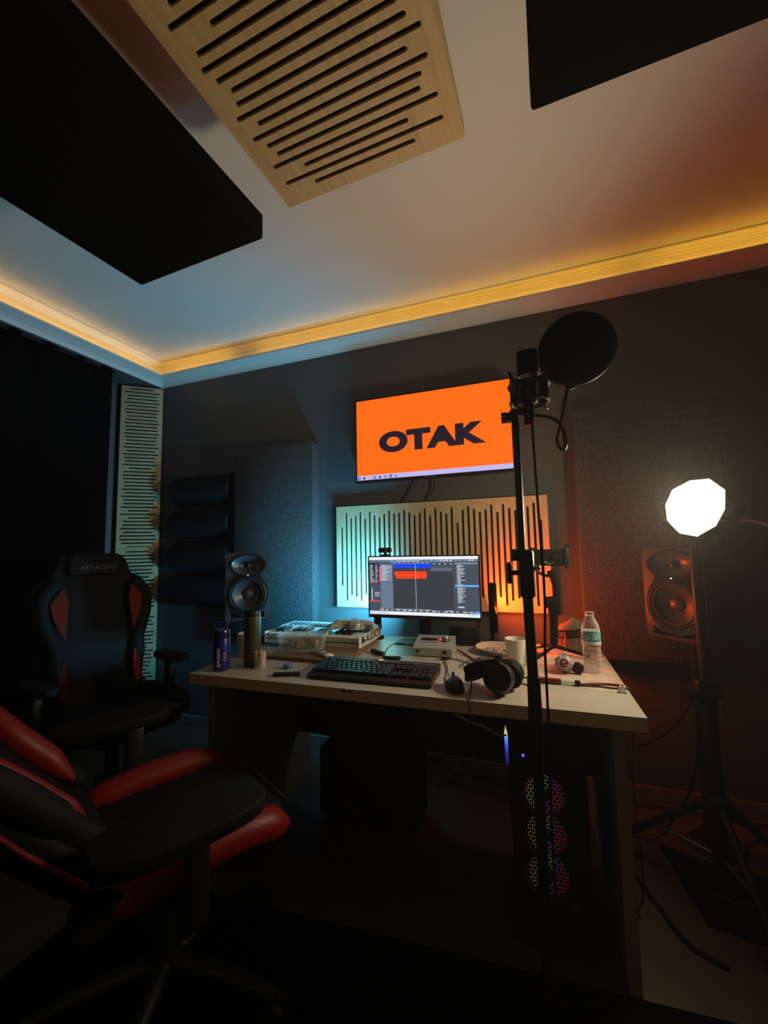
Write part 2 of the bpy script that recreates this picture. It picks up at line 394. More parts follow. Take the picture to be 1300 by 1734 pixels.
# half-round foam tiles
for i in range(4):
    t = tag(None or bpy.data.objects.new('foam_tile', None), 'half-round dark acoustic foam tile, %s of the stack of four' % ('topmost', 'second from the top', 'third from the top', 'lowest')[i], 'foam tile', 'half-round foam tiles beside the corner panel')
    COL.objects.link(t); t.location = (-2.17, 2.276, 1.73-.232*(i+1))
    prof = [(0, .004)]+[(0.012+.085*math.sin(PI*(k+.5)/12)**.7, .004+.222*(k+.5)/12) for k in range(12)]+[(0, .226)]
    MB().prism([(-p[0], p[1]) for p in prof], (-.255, 0, 0), (0, 1, 0), (0, 0, 1), (.51, 0, 0)).build('foam_body', M['foam'], t, True)
    MB().span((-.255, -.001, .02), (.255, .003, .2)).build('adhesive_strip', M['blackmatte'], t)

# curtain
def curtain():
    t = thing('curtain', 'black floor length curtain along the left wall', 'curtain', (-2.645, 1.90, 0))
    b = MB(); n = 150; H_ = 2.431; rows = []
    for j in range(9):
        z = .02+(H_-.02)*j/8; row = []
        for i in range(n+1):
            s = -i*.0215; amp = .022+.012*math.sin(i*.31+1); flare = 1-.25*j/8
            row.append(b.bm.verts.new((amp*flare*math.sin(i*.78+.4*math.sin(i*.13))+.004*math.sin(i*1.9+j), s, z)))
        rows.append(row)
    for a, c in zip(rows, rows[1:]):
        for i in range(n): b.face((a[i], a[i+1], c[i+1], c[i]))
    o = b.build('cloth', M['curtain'], t, 'all'); md = o.modifiers.new('s', 'SOLIDIFY'); md.thickness = .003
    MB().cyl((0, .02, 2.42), (0, -3.25, 2.42), .008, n=10).build('rail', M['darkmetal'], t)
curtain()

# rug
tag(MB().prism([(-1.45, 1.19), (.98, 1.36), (.98, -1.4), (-1.45, -1.4)], (0, 0, .0005), (1, 0, 0), (0, 1, 0), (0, 0, .008)).build('rug', M['rug']), 'plain black rug on the floor in front of the desk', 'rug')

# ================================================================ DESK
DZ = .72
def desk():
    t = thing('desk', 'white topped computer desk with beige edges in front of the back wall', 'desk', (0, 0, 0))
    P = [(-1.253, 1.245), (.260, 1.283), (.252, 2.075), (-1.27, 2.055)]
    MB().prism(P, (0, 0, DZ-.002), (1, 0, 0), (0, 1, 0), (0, 0, .002)).build('desktop_laminate', M['white_lam'], t)
    MB().prism(P, (0, 0, DZ-.038), (1, 0, 0), (0, 1, 0), (0, 0, .0358)).build('desktop_board', M['edge'], t)
    MB().span((-1.20, 1.29, 0), (-1.17, 2.0, DZ-.0385)).build('side_panel', M['deskleg'], t)
    MB().span((.178, 1.31, 0), (.21, 2.0, DZ-.0385)).build('side_panel', M['deskleg'], t)
    MB().span((-1.169, 1.86, .27), (.177, 1.878, DZ-.0385)).build('modesty_panel', M['blackmatte'], t)
    # chipped dent in the front edge
    c = MB(); random.seed(3)
    for k in range(9): c.ball((-.6+.004*(k-4)+random.uniform(-.002, .002), 1.2605, DZ-.004-random.uniform(0, .004)), (.006, .0035, .0045), 8, 6)
    c.build('chipped_edge', M['wood'], t)
    # dusty worn corner of the top
    MB().prism([(-.06, 1.50), (.245, 1.47), (.243, 2.06), (-.2, 2.06)], (0, 0, DZ+.0001), (1, 0, 0), (0, 1, 0), (0, 0, .0004)).build('dusty_corner', M['dust'], t)
desk()
DT = DZ+.0006

# ================================================================ TV
def tv():
    t = thing('wall_television', 'wall mounted television showing black letters on orange', 'television', (-.52, 2.2, 1.567))
    Wd, Hd = .905, .505
    MB().box((0, .03, Hd/2), (Wd, .045, Hd), bev=.006).build('casing', M['black'], t, True)
    bz = MB()
    for a, c in (((-Wd/2, -.002, 0), (Wd/2, .008, .014)), ((-Wd/2, -.002, Hd-.009), (Wd/2, .008, Hd)), ((-Wd/2, -.002, .014), (-Wd/2+.009, .008, Hd-.009)), ((Wd/2-.009, -.002, .014), (Wd/2, .008, Hd-.009))): bz.span(a, c)
    bz.build('bezel', M['blackgloss'], t)
    scr = MB().span((-Wd/2+.009, .0035, .042), (Wd/2-.009, .006, Hd-.009)).build('screen', glow('orange screen', s2l((255, 104, 22)), 1.15), t)
    MB().span((-Wd/2+.009, .0035, .014), (Wd/2-.009, .006, .042)).build('taskbar', glow('lilac taskbar', s2l((205, 196, 255)), .9), t)
    text('screen_lettering', 'OTAK', .150, glow('screen black', s2l((38, 30, 44)), .9), t, (-.01, .003, .222), (1, 0, 0), (0, 0, 1), .0003, .010, 1.36, spacing=1.05)
    cols = [(40, 70, 230), (30, 30, 50), (235, 200, 120), (60, 90, 220), (50, 50, 70), (70, 160, 220), (30, 30, 40), (120, 130, 240)]
    for k, c in enumerate(cols):
        b = MB(); x = -Wd/2+.02+.033*k
        if k % 3 == 0: b.torus((x, .003, .027), (0, 1, 0), .0075, .0025, 12, 4)
        elif k % 3 == 1: b.prism([(x-.007, .02), (x+.008, .02), (x+.004, .033), (x-.004, .033)], (0, .0025, 0), (1, 0, 0), (0, 0, 1), (0, .0005, 0))
        else: b.span((x-.007, .0025, .020), (x+.007, .003, .034), bev=.0002)
        b.build('taskbar_icon', glow('icon%d' % k, s2l(c), .8), t)
    MB().span((-.15, .0525, .15), (.15, WY-2.2-.001, .35)).build('wall_bracket', M['darkmetal'], t)
    MB().span((-.03, -.004, .003), (.03, -.002, .011)).build('brand_strip', M['steel'], t)
tv()
cable('cable', 'black cable hanging below the television, left loop', [(-.60, 2.262, 1.575), (-.63, 2.262, 1.53), (-.66, 2.268, 1.50), (-.69, 2.268, 1.46), (-.695, 2.266, 1.441)], .004)
cable('cable', 'black cable hanging below the television, right loop', [(-.52, 2.262, 1.575), (-.51, 2.262, 1.53), (-.53, 2.268, 1.49), (-.55, 2.268, 1.46), (-.55, 2.266, 1.441)], .004)

# ================================================================ MONITOR
def monitor():
    t = thing('computer_monitor', 'black desktop monitor showing a music editing program', 'monitor', (-.507, 1.9, DT))
    z0, z1 = .842-DT, 1.142-DT; w = .274; bl, bt, bb = .006, .006, .016
    MB().box((0, .018, (z0+z1)/2), (w*2, .026, z1-z0), bev=.004).build('casing', M['black'], t, True)
    bz = MB()
    for a, c in (((-w, 0, z0), (w, .006, z0+bb)), ((-w, 0, z1-bt), (w, .006, z1)), ((-w, 0, z0+bb), (-w+bl, .006, z1-bt)), ((w-bl, 0, z0+bb), (w, .006, z1-bt))): bz.span(a, c)
    bz.build('bezel', M['black'], t)
    MB().span((-.03, .031, .015), (.03, .05, z0+.16), bev=.004).build('stand_neck', M['black'], t)
    MB().box((-.022, .05, .003), (.232, .12, .006), bev=.002).build('stand_base', M['slate'], t)
    # screen picture: flat coloured blocks in screen units (0..1, 0..1 from top left)
    sx0, sx1, sz0, sz1 = -w+bl, w-bl, z0+bb, z1-bt
    SCR = 1.0
    pal = {}
    def blk(rects, col, name, d=0.0, s=SCR):
        b = MB()
        for (x0, y0, x1, y1) in rects:
            b.face([b.bm.verts.new((sx0+(sx1-sx0)*x, .0045-d, sz1-(sz1-sz0)*y)) for x, y in ((x0, y0), (x0, y1), (x1, y1), (x1, y0))])
        bmesh.ops.recalc_face_normals(b.bm, faces=b.bm.faces)
        o = b.build(name, glow(name, s2l(col), s), t); return o
    blk([(0, 0, 1, 1)], (72, 82, 95), 'screen')
    blk([(0, 0, 1, .05), (0, .945, 1, 1)], (240, 246, 255), 'title_and_task_bars', .0002)
    blk([(0, .05, 1, .095)], (105, 118, 130), 'tool_bar', .0002)
    blk([(.235, .185, .785, .895)], (60, 64, 72), 'arrange_area', .0002)
    blk([(.585, .19, .775, .25)], (92, 106, 116), 'selected_lane', .0003)
    blk([(.11, .44, .228, .9)], (108, 122, 148), 'track_background', .0002)
    blk([(0, .1, .1, .43)], (46, 52, 64), 'inspector', .0002)
    blk([(.11, .13, .225, .43)], (126, 140, 160), 'track_list', .0002)
    blk([(.235, .12, .588, .19)], (28, 66, 226), 'blue_clip', .0004, 1.2)
    blk([(.28, .15, .56, .155)], (20, 40, 150), 'blue_clip_wave', .0006)
    blk([(.245, .255, .545, .315), (.26, .318, .543, .375)], (255, 66, 34), 'red_clip', .0004, 1.2)
    wv = []
    random.seed(5)
    for k in range(60):
        h = random.uniform(.002, .011); x = .28+.245*k/60
        wv += [(x, .283-h, x+.0025, .283+h), (x, .346-h, x+.0025, .346+h)]
    blk(wv, (120, 14, 10), 'red_clip_wave', .0006)
    blk([(.235+k*.0205, .38, .2365+k*.0205, .89) for k in range(27)], (50, 53, 60), 'grid_lines', .0003)
    blk([(.443, .11, .446, .895)], (220, 222, 226), 'play_cursor', .0007)
    blk([(.2, .06, .245, .09), (.585, .055, .605, .09), (.63, .055, .65, .09), (.955, .905, 1, .943)], (92, 160, 248), 'blue_buttons', .0004)
    blk([(.795, .475, 1, .505)], (110, 176, 250), 'selected_row', .0004)
    txt = []
    for k in range(31):
        if 17 <= k <= 17: continue
        y = .145+.0205*k; x = .815; L = random.choice((.03, .035, .045, .06, .07))
        txt.append((x, y, x+L, y+.009))
    for k in range(14): y = .14+.022*k; txt += [(.006, y, .006+random.uniform(.02, .05), y+.008), (.06, y, .06+random.uniform(.01, .03), y+.008)]
    for k in range(11): y = .145+.026*k; txt += [(.125, y, .125+random.uniform(.03, .09), y+.01)]
    for k in range(14): x = .265+.016*k; txt.append((x, .063, x+.009, .083))
    for k in range(16): x = .1+.054*k; txt.append((x, .912, x+random.uniform(.01, .04), .928))
    for k in range(10): x = .80+.02*k; txt.append((x, .115, x+.013, .128))
    for k in range(4): x = .61+.05*k; txt.append((x, .115, x+.01, .135))
    txt += [(.665+.03*k, .06, .68+.03*k, .085) for k in range(4)]+[(.92, .06, .935, .08), (.945, .06, .96, .08)]
    txt += [(.235, .899, .58, .905), (.815, .83, .87, .85), (.72, .9, .77, .906), (.02, .55, .028, .76), (.05, .62, .1, .63), (.05, .65, .1, .66), (.05, .68, .1, .69)]
    blk(txt, (214, 222, 232), 'interface_text', .0005)
    blk([(.235+.044*k, .1, .262+.044*k, .115) for k in range(8)], (150, 180, 235), 'ruler_marks', .0005)
    blk([(.1, .17, .118, .43)], (246, 120, 128), 'track_colours', .0004)
    blk([(.1, .12, .114, .165)], (70, 96, 240), 'track_colour_blue', .0004)
    blk([(0, .765, .1, .785), (.01, .44, .085, .448), (.11, .895, .135, .91)], (250, 80, 70), 'red_bars', .0004)
    blk([(.012+.022*k, .965, .024+.022*k, .983) for k in range(8)]+[(.9+.03*k, .965, .915+.03*k, .975) for k in range(3)], (120, 140, 200), 'task_icons', .0005)
    MB().span((-.02, -.0006, z0+.004), (.02, 0, z0+.008)).build('brand_strip', M['grey_logo'], t)
monitor()
def webcam():
    t = thing('webcam', 'black webcam clipped on top of the monitor', 'webcam', (-.69, 1.905, 1.142))
    MB().box((0, 0, .028), (.07, .026, .026), bev=.011, seg=4).build('body', M['black'], t, True)
    MB().lathe([(0, .004), (.009, .004), (.011, 0), (.011, -.004)], (0, -.016, .028), (0, -1, 0), 20).build('lens', M['blackgloss'], t, True)
    MB().torus((0, -.017, .028), (0, 1, 0), .011, .0016, 20, 6).build('lens_ring', M['steel'], t, True)
    MB().span((-.006, -.004, .006), (.006, .006, .017)).span((-.02, -.009, .0004), (.02, .028, .007), bev=.002).span((-.018, .03, -.02), (.018, .034, .007)).build('clip', M['black'], t)
webcam()

# two upright light bars on feet, turned to the wall
def light_bar(x, y, col, watts, label, face, aim):
    t = thing('light_bar', label, 'lamp', (x, y, DT))
    a = Vector((face[0], face[1], 0)).normalized(); side = Vector((a.y, -a.x, 0)); up = Vector((0, 0, 1))
    MB().box((0, 0, .005), (.05, .055, .01), bev=.003).build('foot', M['blackmatte'], t)
    MB().cyl((-.008, 0, .01), (-.008, 0, .065), .008, n=12).build('hinge', M['blackmatte'], t, True)
    b = MB(); b.prism([(-.019, .045), (.019, .045), (.019, .272), (.013, .282), (-.013, .282), (-.019, .272)], -a*.008, side, up, a*.014); b.build('bar_housing', M['blackmatte'], t)
    MB().prism([(-.015, .05), (.015, .05), (.015, .272), (-.015, .272)], a*.0062, side, up, a*.003).build('bar_lens', glow('bar lens '+label[-12:], col, 3), t)
    q = Vector(aim).normalized().to_track_quat('-Z', 'Z')
    l = bpy.data.lights.new('glow', 'AREA'); l.energy = watts; l.color = col; l.shape = 'RECTANGLE'; l.size = .026; l.size_y = .2
    lo = bpy.data.objects.new('glow', l); COL.objects.link(lo); lo.parent = t; lo.location = a*.012+up*.16; lo.rotation_mode = 'QUATERNION'; lo.rotation_quaternion = q
light_bar(-.772, 2.0, (.09, .61, 1.0), CYAN_W, 'upright light bar glowing cyan behind the left edge of the monitor', (-.25, .97), (-.93, .32, .20))
light_bar(-.196, 2.052, (1.0, .085, .008), ORANGE_W, 'tall black upright light bar right of the monitor, glowing orange on the wall', (.20, .98), (.93, .28, .22))

# ================================================================ SPEAKERS
def speaker(loc, rz, label, parts=None):
    t = thing('studio_monitor', label, 'speaker', loc, rz)     # local -y is the front
    w, h, d = .226, .358, .26
    MB().span((-w/2, .03, 0), (w/2, d, h), bev=.004).build('cabinet', M['speaker'], t, True)
    circ = lambda rx, rz, cz, n=40: [(rx*math.cos(2*PI*k/n), cz+rz*math.sin(2*PI*k/n)) for k in range(n)]
    holes = [circ(.0875, .0875, .136), circ(.083, .053, .292)]
    port = [(-.085, .012), (.085, .012), (.085, .046), (.05, .026), (-.05, .026), (-.085, .046)]
    def sheet(outer, hl, y0, y1, m, nm, smooth=False):
        b = MB(); es = []
        for lp in [outer]+hl:
            vs_ = [b.bm.verts.new((p[0], y0, p[1])) for p in lp]; es += [b.bm.edges.new((vs_[k], vs_[(k+1) % len(vs_)])) for k in range(len(vs_))]
        bmesh.ops.triangle_fill(b.bm, use_beauty=True, use_dissolve=False, edges=es)
        r = bmesh.ops.extrude_face_region(b.bm, geom=b.bm.faces[:]); bmesh.ops.translate(b.bm, vec=(0, y1-y0, 0), verts=[g for g in r['geom'] if isinstance(g, bmesh.types.BMVert)])
        return b.build(nm, M[m], t, smooth)
    e_ = .004
    sheet([(-w/2+e_, 0), (w/2-e_, 0), (w/2, e_), (w/2, h-e_), (w/2-e_, h), (-w/2+e_, h), (-w/2, h-e_), (-w/2, e_)], holes+[port], 0, .029, 'speaker', 'front_baffle')
    MB().prism([(p[0]*1.02, p[1]) for p in port], (0, .02, 0), (1, 0, 0), (0, 0, 1), (0, .009, 0)).build('bass_port', M['blackmatte'], t)
    # figure-of-eight front moulding
    ell = lambda z, c, a, b_: b_*math.sqrt(max(0, 1-((z-c)/a)**2))
    rt_ = [(max(.004, ell(z, .136, .118, .104), ell(z, .292, .062, .094), .066 if .215 < z < .256 else 0), z) for z in [.0185+(.3535-.0185)*k/44 for k in range(45)]]
    pts = rt_+[(-x, z) for x, z in rt_[::-1]]
    sheet(pts, holes, -.003, -.0005, 'blackgloss', 'front_moulding')
    MB().lathe([(.084, -.003), (.080, .002), (.045, .014), (.02, .022), (.0165, .024)], (0, 0, .292), (0, 1, 0), 40, 1, .64, False, (1, 0, 0)).build('waveguide', M['cone'], t, True)
    MB().lathe([(.0175, .025), (.014, .016), (.0125, .011), (.008, .008), (.0, .007)], (0, 0, .292), (0, 1, 0), 24).build('tweeter', M['black'], t, True)
    MB().torus((0, -.004, .136), (0, 1, 0), .0905, .005, 48, 8).build('woofer_ring', M['black'], t, True)
    MB().torus((0, .002, .136), (0, 1, 0), .079, .0075, 48, 8).build('rubber_surround', M['rubber'], t, True)
    MB().lathe([(.075, .004), (.055, .013), (.03, .024), (.026, .026)], (0, 0, .136), (0, 1, 0), 40, cap=False).build('woofer_cone', M['cone'], t, True)
    MB().lathe([(.0285, .026), (.024, .017), (.014, .0125), (0, .011)], (0, 0, .136), (0, 1, 0), 28).build('dust_cap', M['speaker'], t, True)
    MB().ball((0, -.006, .238), .0022, 10, 8).build('power_led', M['led_white'], t)
    MB().span((-.022, -.001, .004), (.022, 0, .010)).build('name_plate', M['grey_logo'], t)
    return t
o = speaker((-1.363, 1.72, .834), math.radians(37), 'black studio speaker with white power dot in front of the left fabric panel'); o.scale = (.94, .94, .94)
speaker((.507, 1.915, .80), math.radians(-45), 'black studio speaker with orange rim glow beneath the lit lamp')
def speaker_stand(x, y, h, rz, label):
    t = thing('speaker_stand', label, 'speaker stand', (x, y, 0), rz)
    MB().box((0, 0, .009), (.16, .16, .018), bev=.004).build('base_plate', M['darkmetal'], t)
    MB().cyl((0, 0, .018), (0, 0, h-.012), .028, n=20).build('pole', M['darkmetal'], t, True)
    MB().box((0, 0, h-.006), (.2, .2, .0115), bev=.003).build('top_plate', M['darkmetal'], t)
speaker_stand(-1.436, 1.818, .833, math.radians(37), 'black speaker stand behind the left end of the desk')
speaker_stand(.60, 2.012, .799, math.radians(-45), 'black speaker stand behind the lamp stand')

# ================================================================ LAMP ON STAND
def lamp_stand():
    px, py = .535, 1.735
    t = thing('light_stand', 'black tripod light stand carrying the bright lamp', 'light stand', (px, py, 0))
    MB().cyl((0, 0, .12), (0, 0, .68), .024, n=20).build('lower_tube', M['darkmetal'], t, True)
    MB().cyl((0, 0, .68), (0, 0, 1.14), .018, n=20).build('upper_tube', M['darkmetal'], t, True)
    MB().box((0, 0, .665), (.07, .06, .09), bev=.012).build('clamp_collar', M['black'], t, True)
    MB().cyl((-.035, -.02, .665), (-.075, -.045, .665), .016, n=12).build('clamp_knob', M['black'], t)
    MB().box((.028, -.03, .62), (.016, .012, .07), bev=.003).build('clamp_lever', M['steel'], t)
    MB().box((0, 0, .30), (.075, .075, .07), bev=.015).build('leg_collar', M['black'], t, True)
    for a in (150, 275, 35):
        c, s = math.cos(math.radians(a)), math.sin(math.radians(a))
        l = MB().tube([(c*.03, s*.03, .30), (c*.36, s*.36, .012)], .013, 10).build('leg', M['darkmetal'], t, True)
        MB().ball((c*.365, s*.365, .012), .0115, 10, 8).build('rubber_foot', M['rubber'], l)
        MB().tube([(c*.025, s*.025, .14), (c*.2, s*.2, .155)], .006, 8).build('brace', M['steel'], l)
    return t
lamp_stand()
def lamp():
    c = Vector((.52, 1.655, 1.298)); n = Vector((-.88, -.46, .09)).normalized()
    t = thing('studio_lamp', 'glowing white ten-sided softbox lamp on the light stand', 'lamp', c)
    u = n.cross(Vector((0, 0, 1))).normalized(); v = u.cross(n)
    R = .094
    poly = [(R*1.22*(1+.05*math.sin(k*2.1))*math.cos(2*PI*k/10+.2), R*1.0*(1+.05*math.cos(k*1.7))*math.sin(2*PI*k/10+.2)) for k in range(10)]
    b = MB(); ctr = b.bm.verts.new(n*.016); vs = [b.bm.verts.new(u*p[0]+v*p[1]) for p in poly]; md = [b.bm.verts.new(u*p[0]*.72+v*p[1]*.72+n*.012) for p in poly]
    b.bridge(vs, md)
    for i in range(10): b.face((md[i], md[(i+1) % 10], ctr))
    b.build('diffuser', glow('lamp diffuser', (1, .84, .56), LAMP_POWER), t)
    b = MB(); A = [b.bm.verts.new(u*p[0]*1.03+v*p[1]*1.03+n*.002) for p in poly]; B = [b.bm.verts.new(u*p[0]*.35+v*p[1]*.35-n*.075) for p in poly]
    C_ = [b.bm.verts.new(u*p[0]*1.0+v*p[1]*1.0-n*.004) for p in poly]; D_ = [b.bm.verts.new(u*p[0]*.32+v*p[1]*.32-n*.07) for p in poly]
    b.bridge(A, B); b.bridge(C_, D_); b.bridge(A, C_); b.face(B)
    b.build('softbox_shell', M['blackmatte'], t)
    ed = MB(); ed.tube([u*p[0]*1.035+v*p[1]*1.035+n*.002 for p in poly+poly[:1]], .0022, 6).build('rim_piping', M['white'], t)
    MB().cyl(-n*.076, -n*.16, .034, n=24).build('lamp_body', M['black'], t, True)
    k = MB(); k.tube([(.015, .08, -.16), (.015, .08, -.115)], .014, 12); k.tube([Vector((.05, .085, -.115)), -n*.12+u*.04+Vector((0, 0, -.03)), -n*.12+u*.036], .006, 8)
    k.tube([Vector((-.02, .075, -.115)), -n*.12-u*.04+Vector((0, 0, -.03)), -n*.12-u*.036], .006, 8); k.box((.015, .08, -.115), (.09, .025, .014), bev=.003)
    k.build('yoke', M['darkmetal'], t)
    MB().prism([(0, 0), (.016, 0), (.016, .016)], -n*.1+u*.09+Vector((0, 0, -.06)), u, v, n*.004).build('highlight_tab', M['white'], t)  # white triangle, a highlight on the lamp head put into shape and colour
lamp()
cable('cable', 'white cable arching down from the back of the lamp', [(.60, 1.75, 1.25), (.68, 1.75, 1.252), (.76, 1.74, 1.225), (.83, 1.73, 1.14), (.88, 1.73, .9), (.9, 1.75, .3), (.92, 1.8, .01), (.95, 1.9, .01)], .0045, 'whitecable')
cable('cable', 'black cable swinging from the light stand collar to the desk leg', [(.49, 1.71, .66), (.45, 1.74, .56), (.41, 1.8, .48), (.34, 1.87, .40), (.27, 1.9, .36), (.23, 1.95, .30), (.235, 2.0, .02)], .004)
cable('cable', 'black cable drooping beside the light stand to the floor', [(.515, 1.76, .55), (.5, 1.85, .30), (.46, 1.93, .14), (.40, 1.97, .02), (.30, 1.99, .008), (.25, 2.1, .008)], .0045)
cable('cable', 'dark cable running along the foot of the back wall on the right', [(.22, 2.2, .01), (.5, 2.215, .012), (.9, 2.2, .01), (1.3, 2.21, .01)], .005)
cable('cable', 'dark cable lying on the floor right of the desk leg', [(.25, 1.95, .012), (.27, 1.8, .01), (.33, 1.62, .01), (.37, 1.52, .01), (.45, 1.47, .01)], .005)
cable('cable', 'pair cable hanging down the outside of the right desk leg, front', [(.258, 1.50, .712), (.268, 1.51, .65), (.262, 1.56, .4), (.275, 1.58, .12), (.26, 1.6, .012), (.25, 1.72, .01)], .0028)
cable('cable', 'dark red cable hanging down the outside of the right desk leg, rear', [(.256, 1.56, .712), (.267, 1.56, .64), (.255, 1.63, .38), (.262, 1.66, .12), (.255, 1.7, .012), (.25, 1.85, .01)], .0028, 'redcable')
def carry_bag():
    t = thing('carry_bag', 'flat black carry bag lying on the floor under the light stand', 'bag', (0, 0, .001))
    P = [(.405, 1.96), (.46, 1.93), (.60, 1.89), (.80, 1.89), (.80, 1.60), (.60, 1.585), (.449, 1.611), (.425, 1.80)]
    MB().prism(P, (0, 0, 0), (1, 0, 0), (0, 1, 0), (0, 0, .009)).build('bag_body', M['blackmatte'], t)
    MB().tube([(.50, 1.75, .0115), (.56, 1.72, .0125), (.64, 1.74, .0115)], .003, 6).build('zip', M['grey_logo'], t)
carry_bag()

# ================================================================ MICROPHONE STAND
def mic_stand():
    X = -.021
    t = thing('microphone_stand', 'black microphone stand in front of the desk', 'microphone stand', (X, 1.0, 0))
    MB().lathe([(.0, .0), (.13, 0), (.13, .012), (.05, .026), (.0, .03)], (0, 0, .009), n=32).build('round_base', M['darkmetal'], t, True)
    MB().cyl((0.006, 0, .035), (.007, 0, .79), .0125, n=20).build('lower_tube', M['darkmetal'], t, True)
    MB().cyl((.007, 0, .775), (.007, 0, .885), .0155, .014, n=20).build('height_clutch', M['black'], t, True)
    MB().cyl((.006, 0, .885), (.003, 0, 1.09), .0115, n=20).build('middle_tube', M['darkmetal'], t, True)
    MB().box((.004, 0, 1.115), (.034, .034, .11), bev=.008).build('boom_clutch', M['black'], t, True)
    k = MB().cyl((-.012, 0, 1.117), (-.03, 0, 1.117), .006, n=10); k.box((-.034, 0, 1.117), (.012, .03, .05), bev=.005); k.build('clutch_knob', M['black'], t, True)
    MB().cyl((-.010, -.004, 1.158), (-.026, -.004, 1.158), .014, n=14).build('tilt_knob', M['black'], t, True)
    MB().box((.026, .004, 1.128), (.016, .02, .012), bev=.003).build('clutch_bolt', M['steel'], t, True)
    MB().cyl((-.004, 0, 1.15), (-.004, 0, 1.492), .0085, n=16).build('upper_tube', M['darkmetal'], t, True)
    MB().box((.008, 0, 1.494), (.05, .02, .016), bev=.004).cyl((.026, 0, 1.46), (.026, 0, 1.53), .012, .011, n=16).build('swivel_mount', M['black'], t, True)
    c = MB().box((-.014, 0, 1.485), (.026, .026, .022), bev=.005)
    for a in range(5): c.cyl((-.036+.0, .009*math.cos(a*1.257), 1.487+.009*math.sin(a*1.257)), (-.024, .009*math.cos(a*1.257), 1.487+.009*math.sin(a*1.257)), .005, n=8)
    c.build('clamp_knob', M['black'], t, True)
    return t
mic_stand()
def microphone():
    x0, y0 = .008, 1.0
    t = thing('condenser_microphone', 'black studio microphone in a spider shock mount', 'microphone', (x0, y0, 1.532))
    MB().box((.0, 0, .078), (.048, .042, .062), bev=.010, seg=3).build('grille_head', M['blackmatte'], t, True)
    MB().lathe([(.0215, 0), (.0235, .002), (.0235, .012), (.0215, .014)], (0, 0, .034), n=28).build('collar_ring', M['steel'], t, True)
    MB().lathe([(.0, -.02), (.016, -.02), (.0205, -.012), (.0215, .034)], (0, 0, 0), n=28).build('mic_body', M['black'], t, True)
    MB().cyl((0, 0, -.055), (0, 0, -.02), .0095, .0115, n=18).build('plug', M['black'], t, True)
    MB().box((.024, 0, .08), (.003, .03, .056), bev=.001).build('grille_edge', M['steel'], t, True)
    sm = MB().torus((0, 0, .024), (0, 0, 1), .044, .0045, 32, 8).torus((0, 0, -.016), (0, 0, 1), .042, .004, 32, 8)
    for a in range(4):
        q = PI/4+a*PI/2; cx, cy = .044*math.cos(q), .044*math.sin(q)
        sm.box((cx*1.0, cy*1.0, .006), (.024, .009, .05), rot=Matrix.Rotation(q+PI/2, 3, 'Z'), bev=.002)
        sm.tube([(cx, cy, .024), (cx*1.35, cy*1.35, .05)], .0028, 6)
    sm.build('shock_mount', M['black'], t, True)
    bd = MB()
    for a in range(4):
        q = PI/4+a*PI/2; q2 = q+PI/4
        bd.tube([(.059*math.cos(q), .059*math.sin(q), .05), (.022*math.cos(q2), .022*math.sin(q2), .03)], .0011, 5)
        bd.tube([(.059*math.cos(q), .059*math.sin(q), .05), (.022*math.cos(q2-PI/2), .022*math.sin(q2-PI/2), .03)], .0011, 5)
        bd.tube([(.056*math.cos(q), .056*math.sin(q), -.022), (.016*math.cos(q2), .016*math.sin(q2), -.01)], .0011, 5)
        bd.tube([(.056*math.cos(q), .056*math.sin(q), -.022), (.016*math.cos(q2-PI/2), .016*math.sin(q2-PI/2), -.01)], .0011, 5)
    bd.build('elastic_cords', M['rubber'], t)
    pn = MB()
    for a in range(4):
        q = PI/4+a*PI/2; pn.ball((.057*math.cos(q), .057*math.sin(q), -.022), .003, 8, 6)
    pn.build('chrome_pins', M['chrome'], t, True)
microphone()
def pop_filter():
    c = Vector((.114, 1.0, 1.627)); n = Vector((-.12, -1, -.12)).normalized()
    t = thing('pop_filter', 'round black mesh pop filter on a gooseneck', 'pop filter', c)
    MB().lathe([(0, .002), (.078, .002), (.078, -.002), (0, -.002)], (0, 0, 0), n, 48).build('mesh_screen', mat('pop mesh', (.008, .008, .008), .95, bump=.6, bscale=700), t)
    MB().torus((0, 0, 0), n, .08, .0045, 56, 8).build('rim', M['black'], t, True)
    MB().box((-.018, .002, -.083), (.022, .014, .02), bev=.004).build('rim_clip', M['black'], t, True)
    g = bez([(-.02, .004, -.09), (-.026, .006, -.105), (-.036, .01, -.15), (-.045, .012, -.185), (-.050, .012, -.205), (-.045, .01, -.225), (-.036, .004, -.228), (-.033, -.004, -.21), (-.042, -.004, -.175), (-.06, .0, -.155), (-.085, .004, -.145), (-.115, .008, -.140)], 8)
    MB().tube(g, .0042, 10).build('gooseneck', M['darkmetal'], t, True)
pop_filter()
cable('cable', 'thin microphone cable hanging down beside the stand', [(.012, .99, 1.475), (.012, .985, 1.40), (.016, .985, 1.2), (.018, .98, 1.06), (.013, .98, .95), (.012, .98, .80), (.008, .98, .5), (.012, .97, .1), (.03, .96, .0135), (.2, .9, .0135)], .0032)

